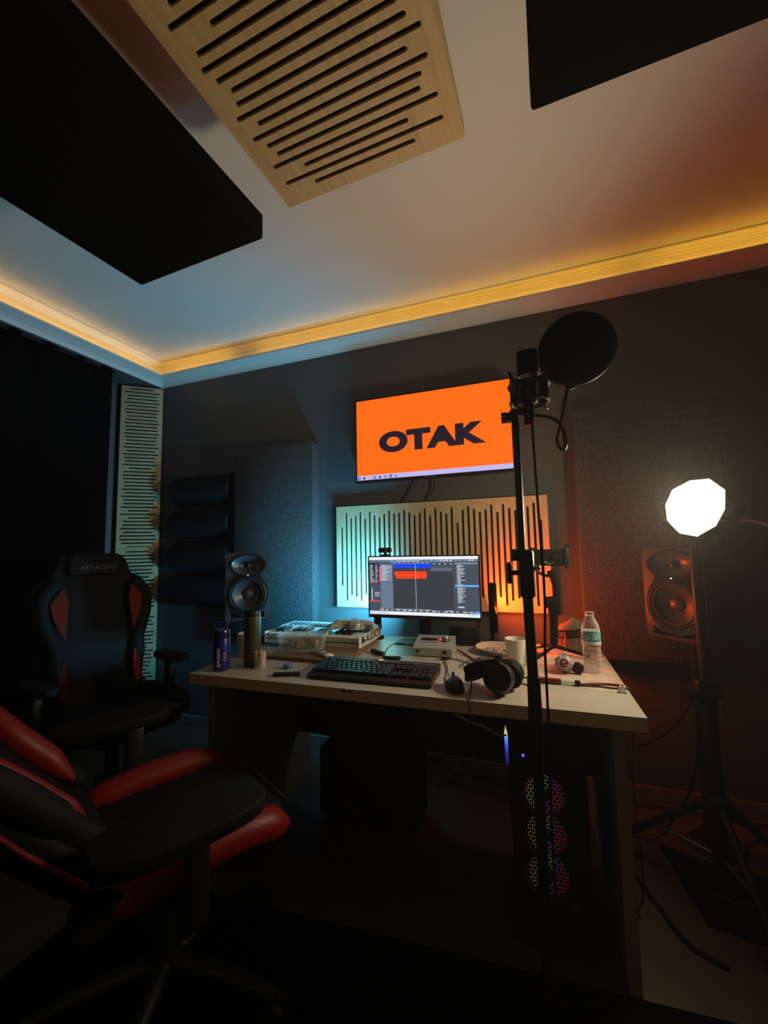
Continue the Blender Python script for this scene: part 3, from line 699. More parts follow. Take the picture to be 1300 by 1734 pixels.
# ================================================================ PC TOWER
def pc():
    t = thing('computer_tower', 'black computer tower with rainbow lit fans under the desk', 'computer', (.005, 1.36, 0))
    w, h, d = .215, .60, .44
    MB().span((-w/2, .03, .02), (w/2, d, h), bev=.004).build('case', M['blackmatte'], t)
    for sx in (-1, 1):
        for yy in (.07, d-.05): MB().box((sx*.08, yy, .01), (.03, .04, .02)).build('foot', M['rubber'], t)
    fr = MB()
    for a, c in (((-w/2, 0, .02), (-w/2+.03, .03, h)), ((w/2-.05, 0, .02), (w/2, .03, h)), ((-w/2+.03, 0, .02), (w/2-.05, .03, .06)), ((-w/2+.03, 0, h-.03), (w/2-.05, .03, h))): fr.span(a, c)
    fr.build('front_frame', M['black'], t)
    x0, x1, z0, z1 = -w/2+.03, w/2-.05, .06, h-.03
    # triangular lattice grille
    g = MB(); pit = .012; wd = .0042
    def bar(p, q):
        d_ = Vector((q[0]-p[0], q[1]-p[1])); 
        if d_.length < .004: return
        d_.normalize(); nn = Vector((-d_.y, d_.x))*wd/2
        g.prism([(p[0]+nn.x, p[1]+nn.y), (p[0]-nn.x, p[1]-nn.y), (q[0]-nn.x, q[1]-nn.y), (q[0]+nn.x, q[1]+nn.y)], (0, .004, 0), (1, 0, 0), (0, 0, 1), (0, .0025, 0))
    zz = z0
    while zz < z1: bar((x0, zz), (x1, zz)); zz += pit*.866
    Hh = z1-z0; k = Hh/math.sqrt(3)
    s = x0-k
    while s < x1+k:
        for sg in (1, -1):
            # line x = s + sg*(z-z0)/sqrt3
            za, zb = z0, z1
            lo, hi = sorted(((x0-s)*sg*math.sqrt(3)+z0, (x1-s)*sg*math.sqrt(3)+z0))
            za = max(za, lo); zb = min(zb, hi)
            if zb-za > .004: bar((s+sg*(za-z0)/math.sqrt(3), za), (s+sg*(zb-z0)/math.sqrt(3), zb))
        s += pit
    g.build('front_grille', M['black'], t)
    # fans with rainbow rings
    m = bpy.data.materials.new('rainbow fan'); m.use_nodes = True; nt = m.node_tree; nt.nodes.remove(nt.nodes['Principled BSDF'])
    tc = nt.nodes.new('ShaderNodeTexCoord'); sp = nt.nodes.new('ShaderNodeSeparateXYZ'); nt.links.new(tc.outputs['Object'], sp.inputs[0])
    mx = nt.nodes.new('ShaderNodeMath'); mx.operation = 'MULTIPLY_ADD'; mx.inputs[1].default_value = 7.0; mx.inputs[2].default_value = .45
    nt.links.new(sp.outputs[0], mx.inputs[0])
    ad = nt.nodes.new('ShaderNodeMath'); ad.operation = 'MULTIPLY_ADD'; ad.inputs[1].default_value = -2.2
    nt.links.new(sp.outputs[2], ad.inputs[0]); nt.links.new(mx.outputs[0], ad.inputs[2])
    cr = nt.nodes.new('ShaderNodeValToRGB'); e = cr.color_ramp.elements
    e[0].position = 0; e[0].color = (.9, .5, .08, 1); e[1].position = 1; e[1].color = (.7, .02, .03, 1)
    for pos, c in ((.25, (.75, .62, .12, 1)), (.42, (.4, .65, .2, 1)), (.5, (.15, .4, .8, 1)), (.57, (.5, .08, .8, 1)), (.66, (1, .05, .1, 1))):
        q = e.new(pos); q.color = c
    nt.links.new(ad.outputs[0], cr.inputs[0]); em = nt.nodes.new('ShaderNodeEmission'); em.inputs[1].default_value = .55
    nt.links.new(cr.outputs[0], em.inputs[0]); nt.links.new(em.outputs[0], nt.nodes['Material Output'].inputs[0])
    for zc in (.431, .317, .205):
        f = MB().lathe([(.014, 0), (.055, 0), (.055, .004), (.014, .004)], (0, 0, 0), (0, 1, 0), 36, cap=False).build('fan_ring', m, t, loc=((x0+x1)/2, .02, zc))
        hb = MB().lathe([(0, -.002), (.018, -.002), (.018, .006)], (0, 0, 0), (0, 1, 0), 20)
        for q in range(7):
            a = q*2*PI/7; hb.box((.034*math.cos(a), .006, .034*math.sin(a)), (.03, .002, .012), rot=Matrix.Rotation(-a, 3, 'Y'))
        hb.build('fan_blades', M['black'], f)
    MB().ball((x0+.012, -.001, .545), .004, 8, 6).build('power_button', glow('violet button', (.25, .08, 1), 1.5), t)
    # emissive strip standing in for the rainbow reflection beside the tower
    sm = bpy.data.materials.new('rainbow reflection'); sm.use_nodes = True; nt = sm.node_tree; nt.nodes.remove(nt.nodes['Principled BSDF'])
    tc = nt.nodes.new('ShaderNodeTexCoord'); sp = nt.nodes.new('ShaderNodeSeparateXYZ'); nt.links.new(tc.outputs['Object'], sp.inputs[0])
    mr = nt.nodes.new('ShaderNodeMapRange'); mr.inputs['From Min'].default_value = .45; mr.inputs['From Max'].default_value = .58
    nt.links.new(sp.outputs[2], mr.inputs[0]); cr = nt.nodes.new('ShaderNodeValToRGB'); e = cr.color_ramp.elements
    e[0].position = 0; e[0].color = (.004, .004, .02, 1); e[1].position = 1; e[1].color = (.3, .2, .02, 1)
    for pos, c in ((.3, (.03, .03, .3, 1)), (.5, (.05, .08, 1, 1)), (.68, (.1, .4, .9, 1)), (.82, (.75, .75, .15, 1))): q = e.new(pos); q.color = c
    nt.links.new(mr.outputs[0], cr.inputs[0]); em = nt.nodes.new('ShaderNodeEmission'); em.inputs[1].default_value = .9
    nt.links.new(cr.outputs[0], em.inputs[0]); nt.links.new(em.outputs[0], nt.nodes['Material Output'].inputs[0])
    
    b = MB(); b.prism([(-.004, .45), (-.019, .45), (-.021, .55), (-.016, .578), (-.004, .51)], (-w/2, .12, 0), (1, 0, 0), (0, 0, 1), (0, .006, 0)); b.build('reflection_strip', sm, t)
    MB().box((.06, -.001, .15), (.03, .002, .018)).build('case_badge', M['grey_logo'], t)
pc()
def sub():
    t = thing('subwoofer', 'black box subwoofer on the floor under the desk', 'subwoofer', (-.72, 1.68, 0))
    MB().box((0, .1, .165), (.44, .2, .29), bev=.01).build('cabinet', M['blackmatte'], t, True)
    for sx in (-1, 1):
        for yy in (.03, .17): MB().cyl((sx*.17, yy, 0), (sx*.17, yy, .021), .018, n=12).build('foot', M['rubber'], t)
    MB().lathe([(0, 0), (.02, 0), (.02, .002), (0, .003)], (.16, -.001, .055), (0, -1, 0), 20, 1, .6).build('oval_badge', M['textile_badge'], t, True)
    MB().torus((-.02, -.001, .165), (0, 1, 0), .1, .006, 36, 8).build('driver_ring', M['black'], t, True)
    MB().lathe([(.095, 0), (.05, .02), (.03, .02), (0, .01)], (-.02, -.001, .165), (0, 1, 0), 32, cap=False).build('driver_cone', M['black'], t, True)
sub()
for k, (a, b_) in enumerate((((-.5, 2.12, .01), (-.1, 2.05, .01)), ((-.48, 2.2, .012), (-.15, 2.16, .01)), ((-.52, 2.05, .01), (-.2, 2.2, .02)))):
    a = Vector(a); b_ = Vector(b_)
    P_ = [a.lerp(b_, q/6)+Vector((.03*math.sin(q*2.1+k), .03*math.cos(q*1.7+k*2), .006*(1+math.sin(q*1.3+k)))) for q in range(7)]
    cable('cable', ('black cable tangled on the floor under the desk, nearest the tower', 'dark cable tangled along the skirting under the desk', 'dark cable crossing the other two on the floor under the desk')[k], P_, .005)

# ================================================================ COMPUTER KEYBOARD
def keyboard():
    # front-left (-.779,1.327), front-right (-.336,1.343); depth .2 to the back
    t = thing('computer_keyboard', 'black full size mechanical keyboard on the desk', 'keyboard', (-.56, 1.345, DT), math.radians(2.2))
    w, d = .45, .20
    MB().prism([(0, .002), (d-.02, .002), (d-.012, .03), (d-.02, .034), (0.03, .022), (0, .013)], (-w/2, -.02, 0), (0, 1, 0), (0, 0, 1), (w, 0, 0)).build('case', M['black'], t)
    for sx in (-1, 1):
        for yy in (0, .14): MB().box((sx*.2, yy, .001), (.03, .012, .002)).build('rubber_foot', M['rubber'], t)
    U = .0192; slope = math.atan2(.012, .15)
    proto = {}
    def key(cx, cy, wu=1, hu=1):
        k = (wu, hu)
        if k not in proto:
            b = MB(); ww, dd = wu*U-.0016, hu*U-.0016
            v0 = [b.bm.verts.new((sx*ww/2, sy*dd/2, 0)) for sx, sy in ((-1, -1), (1, -1), (1, 1), (-1, 1))]
            v1 = [b.bm.verts.new((sx*(ww/2-.0022), sy*(dd/2-.002)+.0008, .0075)) for sx, sy in ((-1, -1), (1, -1), (1, 1), (-1, 1))]
            v2 = [b.bm.verts.new((sx*(ww/2-.0034), sy*(dd/2-.0034)+.0008, .0072)) for sx, sy in ((-1, -1), (1, -1), (1, 1), (-1, 1))]
            b.bridge(v0, v1); b.bridge(v1, v2); b.face(v2)
            o = b.build('key', M['key'], t); proto[k] = o
        else:
            o = proto[k].copy(); COL.objects.link(o)
        o.location = (cx, cy, .0225+.012*(cy-.01)/.15+.001); o.rotation_euler = (slope, 0, 0)
    xl = -w/2+.013
    rows = [([1.25, 1.25, 1.25, 6.25, 1.25, 1.25, 1.25, 1.25], 0), ([2.25]+[1]*10+[2.75], 1), ([1.75]+[1]*11+[2.25], 2), ([1.5]+[1]*12+[1.5], 3), ([1]*13+[2], 4)]
    y0 = .012
    for ws, r in rows:
        x = xl
        for wu in ws: key(x+wu*U/2, y0+r*U, wu); x += wu*U
    x = xl
    for i in range(13):
        if i in (1, 5, 9): x += U*(1 if i == 1 else .5)
        key(x+U/2, y0+5.35*U); x += U
    xn = xl+15.25*U
    for r in (4, 3): 
        for c in range(3): key(xn+(c+.5)*U, y0+r*U)
    for c in range(3): key(xn+(c+.5)*U, y0); key(xn+(c+.5)*U, y0+5.35*U)
    key(xn+1.5*U, y0+U)
    xp = xn+3.25*U
    for r in (1, 2, 3, 4):
        for c in range(3): key(xp+(c+.5)*U, y0+r*U)
    key(xp+U, y0, 2); key(xp+2.5*U, y0)
    for hu, yy in ((2, .5), (2, 2.5)): key(xp+3.5*U, y0+yy*U, 1, hu)
    key(xp+3.5*U, y0+4*U)
    MB().prism([(0, 0), (.014, .009), (-.014, .009), (0, 0)][:3], (.002, .139, .0357), (1, 0, 0), (0, 1, .12), (0, 0, .0006)).build('lit_logo', M['key_led'], t)
    MB().span((.11, .132, .0335), (.215, .135, .0345)).build('silver_trim', M['chrome'], t)
    MB().span((.2125, .01, .0235), (.2145, .10, .0305)).build('side_trim', M['chrome'], t)
keyboard()
# ================================================================ MIDI KEYBOARD
def midi():
    t = thing('midi_keyboard', 'white music keyboard with black keys beneath the plastic bag', 'music keyboard', (-1.0, 1.83, DT+.0155))
    w, d = .49, .27
    MB().prism([(0, 0), (d, 0), (d, .056), (d-.11, .056), (.125, .046), (.125, .022), (0, .018)], (-w/2, -.125, 0), (0, 1, 0), (0, 0, 1), (w, 0, 0)).build('case', M['midi_white'], t)
    MB().prism([(-.001, 0), (d, 0), (d, .056), (d-.11, .056), (.12, .05), (-.001, .05)], (w/2, -.125, 0), (0, 1, 0), (0, 0, 1), (.006, 0, 0)).build('end_cheek', M['midi_white'], t)
    MB().prism([(-.001, 0), (d, 0), (d, .056), (d-.11, .056), (.12, .05), (-.001, .05)], (-w/2-.006, -.125, 0), (0, 1, 0), (0, 0, 1), (.006, 0, 0)).build('end_cheek', M['midi_white'], t)
    kw = w/15
    wk = None
    for i in range(15):
        if wk is None: wk = MB().box((0, 0, 0), (kw-.0016, .122, .022), bev=.0015).build('white_key', M['midi_white'], t); o = wk
        else: o = wk.copy(); COL.objects.link(o)
        o.location = (-w/2+kw*(i+.5), -.063, .0345)
    bk = None
    for i in range(14):
        if i % 7 in (2, 6): continue
        if bk is None: bk = MB().box((0, 0, 0), (.013, .078, .016), bev=.002).build('black_key', M['blackgloss'], t); o = bk
        else: o = bk.copy(); COL.objects.link(o)
        o.location = (-w/2+kw*(i+1), -.040, .0525)
    # controls on the rear deck
    pad = None
    for r in range(2):
        for c in range(4):
            if pad is None: pad = MB().box((0, 0, 0), (.026, .026, .006), bev=.002).build('pad', M['slate'], t); o = pad
            else: o = pad.copy(); COL.objects.link(o)
            o.location = (-.06+.031*c, .048+.031*r, .0585)
    kn = None
    for c in range(8):
        if kn is None: kn = MB().cyl((0, 0, 0), (0, 0, .016), .008, .0065, n=14).build('knob', M['black'], t, True); o = kn
        else: o = kn.copy(); COL.objects.link(o)
        o.location = (.02+.03*c-.01, .125, .056)
    MB().span((.07, .045, .056), (.13, .085, .0575)).build('display', M['darkscreen'], t)
    sl = MB()
    for c in range(5): sl.span((-.22+.028*c, .04, .056), (-.205+.028*c, .115, .0572))
    sl.build('fader_slots', M['black'], t)
    text('end_lettering', 'M-AUDIO', .052, M['print'], t, (w/2+.0063, .006, .026), (0, 1, 0), (0, 0, 1), .0003, .0016, .95)
midi()
tag(MB().span((-1.09, 1.50, DT), (-.735, 1.90, DT+.015), bev=.002).build('wooden_board', M['wood']), 'thin brown wooden board under the food box and music keyboard', 'board')
def plastic_bag():
    t = thing('plastic_bag', 'crumpled grey green plastic bag lying on the white music keyboard', 'bag', (-.84, 1.83, DT+.079), math.radians(14))
    b = MB(); n, m_ = 16, 8; random.seed(11); G = []
    for layer in (0, 1):
        g = []
        for j in range(m_+1):
            row = []
            for i in range(n+1):
                x = (i/n-.5)*.24; y = (j/m_-.5)*.11
                e = min(i, n-i)/n*2; e2 = min(j, m_-j)/m_*2
                hh = .034*min(1, e*2.2)**.6*min(1, e2*2)**.6
                row.append(b.bm.verts.new((x+random.uniform(-.003, .003), y*(.75+.25*math.sin(i*.9))+random.uniform(-.003, .003), (hh+random.uniform(-.004, .005)*(1 if hh > .004 else 0)+.003) if layer else 0.0)))
            g.append(row)
        G.append(g)
    for layer, g in enumerate(G):
        for j in range(m_):
            for i in range(n):
                f = (g[j][i], g[j][i+1], g[j+1][i+1], g[j+1][i]); b.face(f if layer else f[::-1])
    lo, hi = G; ring = lambda g: [g[0][i] for i in range(n+1)]+[g[j][n] for j in range(1, m_+1)]+[g[m_][i] for i in range(n-1, -1, -1)]+[g[j][0] for j in range(m_-1, 0, -1)]
    b.bridge(ring(lo), ring(hi)); b.build('bag_film', M['bag'], t)
    c = MB()
    for a in range(3): c.tube([(-.035+.010*math.cos(a*2.094+q*.45+.2), -.052, .017+.008*math.sin(a*2.094+q*.45+.2)) for q in range(4)], .0014, 5)
    c.build('recycling_mark', M['print'], t)
    l = MB()
    for q in range(2): l.span((.0, -.0525, .019-.010*q), (.055, -.0515, .021-.010*q))
    l.build('small_print', M['print'], t)
plastic_bag()
# ================================================================ LEFT DESK ITEMS
def shaker():
    t = thing('shaker_bottle', 'blue protein shaker bottle at the left end of the desk', 'bottle', (-1.172, 1.325, DT), math.radians(42))
    MB().lathe([(0, 0), (.034, 0), (.037, .004), (.038, .118), (.036, .122), (0, .122)], n=32, sx=1.0, sy=.85).build('body', M['navy'], t, True)
    MB().lathe([(.037, .1225), (.0375, .14), (.034, .152), (.022, .160), (.012, .163), (0, .164)], n=32, sx=1, sy=.85).build('lid', mat('clear navy lid', (.01, .012, .09), .15), t, True)
    MB().cyl((.012, 0, .158), (.018, 0, .182), .011, .0095, n=16).build('spout_cap', M['navy'], t, True)
    MB().torus((-.012, 0, .162), (0, 1, 0), .018, .003, 20, 6).build('carry_loop', M['navy'], t, True)
    for s_, z, dx, sz in (('protein', .052, -.012, .024), ('ocn', .055, .010, .024)):
        text('printed_word', s_, sz, mat('silver print', (.45, .38, .38), .5), t, (dx, -.0345, z), (0, 0, 1), (-1, .0, 0), .0022, .0003)
shaker()
def tumbler():
    t = thing('tumbler', 'tall olive green steel tumbler behind the toothpick jar', 'tumbler', (-1.085, 1.40, DT))
    MB().lathe([(0, 0), (.030, 0), (.033, .004), (.034, .19), (.033, .195)], n=32).build('body', M['olive'], t, True)
    MB().lathe([(.0325, .1955), (.033, .212), (.030, .219), (0, .220)], n=32).build('lid', M['black'], t, True)
    MB().torus((0, 0, .1935), (0, 0, 1), .0335, .0012, 32, 6).build('steel_ring', M['steel'], t, True)
tumbler()
def toothpicks():
    t = thing('toothpick_jar', 'small clear jar full of toothpicks beside the green tumbler', 'jar', (-1.035, 1.382, DT))
    MB().lathe([(.0, .0), (.021, 0), (.022, .003), (.022, .062), (.0205, .062), (.0205, .004), (0, .004)], n=24).build('jar_wall', M['clearjar'], t, True)
    random.seed(4); one = None
    for k in range(34):
        a = random.uniform(0, 2*PI); r = .018*math.sqrt(random.random()); a2 = a+random.uniform(-.7, .7); r2 = min(.0185, r*random.uniform(.6, 1.2))
        MB().cyl((r2*math.cos(a2)*.85, r2*math.sin(a2)*.85, .005), (r*math.cos(a), r*math.sin(a), .062+random.uniform(0, .006)), .00125, n=5).build('toothpick', M['pick'], t)
toothpicks()
def roll():
    t = thing('paper_roll', 'white paper roll standing behind the green tumbler', 'paper roll', (-1.195, 1.52, DT))
    MB().lathe([(.018, 0), (.048, 0), (.05, .004), (.05, .096), (.047, .1), (.018, .1)], n=32).build('paper_wind', M['paper'], t, True)
    MB().lathe([(.0165, .0005), (.018, .0005), (.018, .1005), (.0165, .1005)], n=24).build('card_core', M['wood'], t, True)
roll()
def crumple(name, label, cat, c, r, m, seed, sq=(1, 1, .8)):
    random.seed(seed); t = bmesh.new(); bmesh.ops.create_icosphere(t, subdivisions=3, radius=r)
    for v in t.verts:
        q = v.co.normalized(); f = 1+.16*math.sin(q.x*7+seed)*math.sin(q.y*6+seed*2)+.1*math.sin(q.z*11+seed)+random.uniform(-.06, .06)
        v.co = Vector((q.x*r*f*sq[0], q.y*r*f*sq[1], q.z*r*f*sq[2]))
    zmin = min(v.co.z for v in t.verts)
    for v in t.verts: v.co.z -= zmin
    b = MB(); b.merge(t); o = b.build(name, m, loc=c); return tag(o, label, cat)
crumple('crumpled_tissue', 'crumpled cream tissue between the blue shaker and green tumbler', 'tissue', (-1.125, 1.44, DT), .022, M['paper'], 2)
def container():
    t = thing('food_container', 'clear plastic food box with a lid on the wooden board', 'food box', (-.985, 1.62, DT+.0155), math.radians(20))
    w, d, h = .105, .06, .062
    b = MB(); rings = []
    for (s_, z) in ((.86, 0), (.9, .004), (1.0, h), (.985, h), (.885, .006), (.84, .003)):
        pts = []
        for k in range(28):
            a = 2*PI*k/28; c, s2 = math.cos(a), math.sin(a); e = .4
            pts.append(b.bm.verts.new((w*s_*math.copysign(abs(c)**e, c), d*s_*math.copysign(abs(s2)**e, s2), z)))
        rings.append(pts)
    for a, c in zip(rings, rings[1:]): b.bridge(a, c)
    b.face(rings[0]); b.face(rings[-1]); b.build('box_wall', M['clear'], t, True)
    b = MB(); rings = []
    for (s_, z) in ((1.0, h+.001), (1.05, h+.001), (1.05, h+.008), (1.0, h+.010), (.95, h+.007)):
        pts = []
        for k in range(28):
            a = 2*PI*k/28; c, s2 = math.cos(a), math.sin(a); e = .4
            pts.append(b.bm.verts.new((w*s_*math.copysign(abs(c)**e, c), d*s_*math.copysign(abs(s2)**e, s2), z)))
        rings.append(pts)
    for a, c in zip(rings, rings[1:]): b.bridge(a, c)
    b.face(rings[-1][::-1]); b.build('lid', M['lid'], t, True)
    return t
container()
crumple('wrapped_food', 'tan wrapped food inside the clear plastic box, left piece', 'food', (-1.015, 1.605, DT+.0225), .032, M['bread'], 5, (1.15, .8, .65))
crumple('wrapped_food', 'tan wrapped food inside the clear plastic box, right piece', 'food', (-.945, 1.64, DT+.0225), .03, M['bread'], 9, (.85, .8, .8))
def white_remote():
    t = thing('white_remote', 'slim white remote control leaning on the wooden board', 'remote', (-.845, 1.56, DT+.0155), math.radians(-38))
    MB().box((0, 0, .008), (.12, .034, .014), bev=.005).build('body', M['white'], t, True)
    for k in range(6): MB().cyl((.005+.013*(k % 3), -.007+.014*(k//3), .0152), (.005+.013*(k % 3), -.007+.014*(k//3), .0168), .004, n=10).build('button', M['black'], t)
    MB().box((-.032, 0, .0152), (.03, .022, .001)).build('display', M['slate'], t)
white_remote()
def cap(name, label, loc, r, h, m):
    t = thing(name, label, 'bottle cap', loc)
    MB().lathe([(0, 0), (r, 0), (r, h*.8), (r*.92, h), (0, h)], n=24).build('cap_shell', m, t, True)
    b = MB()
    for k in range(24): a = 2*PI*k/24; b.box((r*math.cos(a), r*math.sin(a), h*.4), (.0012, .0012, h*.7), rot=Matrix.Rotation(a, 3, 'Z'))
    b.build('grip_ribs', m, t)
cap('bottle_cap', 'blue plastic bottle cap on the desk before the wooden board', (-.925, 1.41, DT), .0175, .015, M['bluecap'])
def black_remote():
    t = thing('black_remote', 'small black remote control near the front desk edge', 'remote', (-.875, 1.325, DT), math.radians(24))
    MB().box((0, 0, .006), (.098, .026, .011), bev=.003).build('body', M['black'], t, True)
    for k in range(5): MB().box((-.036+.016*k, .001*(k % 2), .0119), (.009, .011, .0016), bev=.0006).build('button', M['grey_logo'] if k in (0, 4) else M['slate'], t)
black_remote()
def vape():
    t = thing('black_lighter', 'slim black pocket lighter lying behind the computer keyboard', 'lighter', (-.66, 1.70, DT), math.radians(-36))
    MB().box((0, 0, .009), (.09, .02, .017), bev=.004).build('body', M['black'], t, True)
    MB().box((-.047, 0, .009), (.006, .014, .012), bev=.001).build('metal_tip', M['steel'], t)
vape()
def usbplug():
    t = thing('usb_stick', 'black usb stick with a cable loop beside the audio interface', 'usb stick', (-.57, 1.63, DT), math.radians(12))
    MB().box((0, 0, .008), (.075, .022, .0155), bev=.0065, seg=3).build('body', M['black'], t, True)
    MB().box((.042, 0, .008), (.012, .012, .005)).build('plug', M['steel'], t)
usbplug()
cable('cable', 'black cable curling from the audio interface to the usb stick', [(-.605, 1.64, DT+.012), (-.61, 1.66, DT+.02), (-.605, 1.70, DT+.035), (-.58, 1.74, DT+.043), (-.53, 1.77, DT+.03), (-.497, 1.78, DT+.022)], .0022)

# audio interface
def interface():
    t = thing('audio_interface', 'silver desktop audio interface with a red lit knob', 'audio interface', (-.425, 1.785, DT), math.radians(4))
    b = MB().prism([(0, .004), (.155, .004), (.155, .058), (.14, .062), (.03, .045), (0, .036)], (-.082, -.07, 0), (0, 1, 0), (0, 0, 1), (.164, 0, 0)); b.build('case', M['greymetal'], t)
    for sx in (-1, 1):
        for sy in (-.05, .06): MB().cyl((sx*.06, sy, 0), (sx*.06, sy, .0045), .008, n=10).build('rubber_foot', M['rubber'], t)
    up = Vector((0, -.153, .988)).normalized(); al = Vector((0, .988, .153)).normalized()
    O = Vector((0, -.04, .045))
    P_ = lambda x, a, h=0: Vector((x, 0, 0))+O+al*a+up*h
    MB().prism([(-.062, .042), (.008, .042), (.008, .072), (-.062, .072)], O, (1, 0, 0), al, up*.001).build('display', M['darkscreen'], t)
    MB().lathe([(0, .001), (.021, .001), (.021, .003), (0, .003)], P_(.045, .05), up, 28).build('knob_base', M['black'], t, True)
    MB().lathe([(0, .02), (.0145, .02), (.0165, .017), (.0175, .003), (0, .003)], P_(.045, .05), up, 28).build('volume_knob', M['steel'], t, True)
    rr = MB(); pts = [P_(.045+.0205*math.cos(a), .05+.0205*math.sin(a), .0042) for a in [PI*.8+.12*k for k in range(9)]]; rr.tube(pts, .003, 6); rr.build('red_level_ring', M['led_red'], t)
    bt = None
    for k in range(6): MB().prism([(-.060+.013*k, .018), (-.053+.013*k, .018), (-.053+.013*k, .024), (-.060+.013*k, .024)], O, (1, 0, 0), al, up*.0012).build('button', M['slate'], t)
    for x in (-.062, .052): MB().cyl((x, -.0712, .022), (x, -.0695, .022), .007, n=14).build('jack_socket', M['black'], t)
interface()
def jackplug():
    t = thing('jack_plug', 'black jack plug lying in front of the audio interface', 'plug', (-.37, 1.68, DT), math.radians(20))
    MB().cyl((-.006, 0, .006), (.028, 0, .006), .0055, .0045, n=12).build('barrel', M['black'], t, True)
    MB().cyl((-.028, 0, .006), (-.006, 0, .006), .003, n=10).build('tip', M['chrome'], t, True)
jackplug()
cable('cable', 'black headphone cable looping on the desk beside the mouse', [(-.342, 1.69, DT+.006), (-.31, 1.69, DT+.004), (-.27, 1.66, DT+.004), (-.22, 1.62, DT+.004), (-.24, 1.585, DT+.004), (-.275, 1.60, DT+.007), (-.27, 1.65, DT+.01), (-.25, 1.70, DT+.004), (-.225, 1.74, DT+.004)], .0022)
cable('cable', 'dark mouse cable rising behind the mouse', [(-.295, 1.455, DT+.012), (-.315, 1.51, DT+.004), (-.33, 1.58, DT+.004), (-.35, 1.64, DT+.004), (-.355, 1.67, DT+.004)], .0022)
cable('cable', 'dark red cable crossing the desk behind the headphones', [(-.335, 1.83, DT+.01), (-.29, 1.78, DT+.004), (-.23, 1.68, DT+.004), (-.15, 1.55, DT+.004), (-.10, 1.485, DT+.004)], .004, 'redcable')
cable('cable', 'black headphone cable hanging over the front desk edge', [(-.205, 1.352, DT+.035), (-.205, 1.32, DT+.012), (-.203, 1.285, DT+.004), (-.2, 1.262, DT+.004), (-.199, 1.252, DT-.012), (-.195, 1.258, DT-.06), (-.19, 1.3, DT-.09)], .0025)
def mouse():
    t = thing('computer_mouse', 'black computer mouse between keyboard and headphones', 'mouse', (-.262, 1.365, DT), math.radians(18))
    tt = bmesh.new(); bmesh.ops.create_uvsphere(tt, u_segments=28, v_segments=16, radius=1)
    for v in tt.verts:
        x, y, z = v.co; w = .034*(1-.12*math.cos(y*2)); v.co = (x*w, y*.062, max(0, z)*.04*(1-.25*y)*1.0)
    b = MB(); b.merge(tt); b.build('shell', M['black'], t, True)
    MB().cyl((-.004, .036, .034), (.004, .036, .034), .008, n=14).build('scroll_wheel', M['rubber'], t, True)
    MB().box((-.031, .008, .02), (.006, .04, .012), bev=.003).build('thumb_buttons', M['grey_logo'], t, True)
    MB().box((0, .036, .0352), (.0012, .04, .004)).build('button_seam', M['blackmatte'], t)
mouse()
def headphones():
    t = thing('headphones', 'black over-ear headphones lying on the desk beside the mouse', 'headphones', (-.13, 1.365, DT), 0)
    n1 = Vector((-.1, -.94, .32)).normalized(); c1 = Vector((.008, -.02, .0515))
    MB().lathe([(0, .022), (.032, .022), (.043, .016), (.047, .006), (.047, -.004)], c1, n1, 36).build('ear_cup', M['black'], t, True)
    MB().torus(c1+n1*.018, n1, .0405, .002, 36, 6).build('cup_ring', M['grey_logo'], t, True)
    MB().lathe([(.03, -.026), (.044, -.028), (.049, -.018), (.046, -.004)], c1, n1, 36, cap=False).build('ear_pad', M['leather'], t, True)
    n2 = Vector((.25, .95, .15)).normalized(); c2 = Vector((.038, .05, .050))
    MB().lathe([(0, .020), (.032, .020), (.043, .014), (.045, .0)], c2, n2, 36).build('ear_cup', M['black'], t, True)
    MB().lathe([(.028, -.026), (.042, -.026), (.047, -.016), (.045, 0)], c2, n2, 36, cap=False).build('ear_pad', M['leather'], t, True)
    g = bez([c1+Vector((.01, -.006, .04)), (-.03, .0, .078), (-.08, .012, .06), (-.098, .03, .035), (-.07, .075, .03), (-.01, .085, .062), c2+Vector((-.02, .012, .036))], 10)
    b = MB(); rings = []
    for i, p in enumerate(g):
        d_ = (g[min(i+1, len(g)-1)]-g[max(i-1, 0)]).normalized(); s_ = d_.cross(Vector((0, 0, 1))).normalized()
        up_ = s_.cross(d_)
        rings.append([b.bm.verts.new(p+s_*.005*q[0]+up_*.019*q[1]) for q in ((-1, -.8), (-1, .8), (-.4, 1), (.4, 1), (1, .8), (1, -.8), (.4, -1), (-.4, -1))])
    for a, c in zip(rings, rings[1:]): b.bridge(a, c)
    b.face(rings[0]); b.face(rings[-1][::-1]); b.build('headband', M['leather'], t, True)
    MB().tube([c1+Vector((-.042, .0, .005)), c1+Vector((-.044, .012, .03)), c1+Vector((-.01, .012, .052))], .004, 8).build('yoke', M['black'], t, True)
headphones()

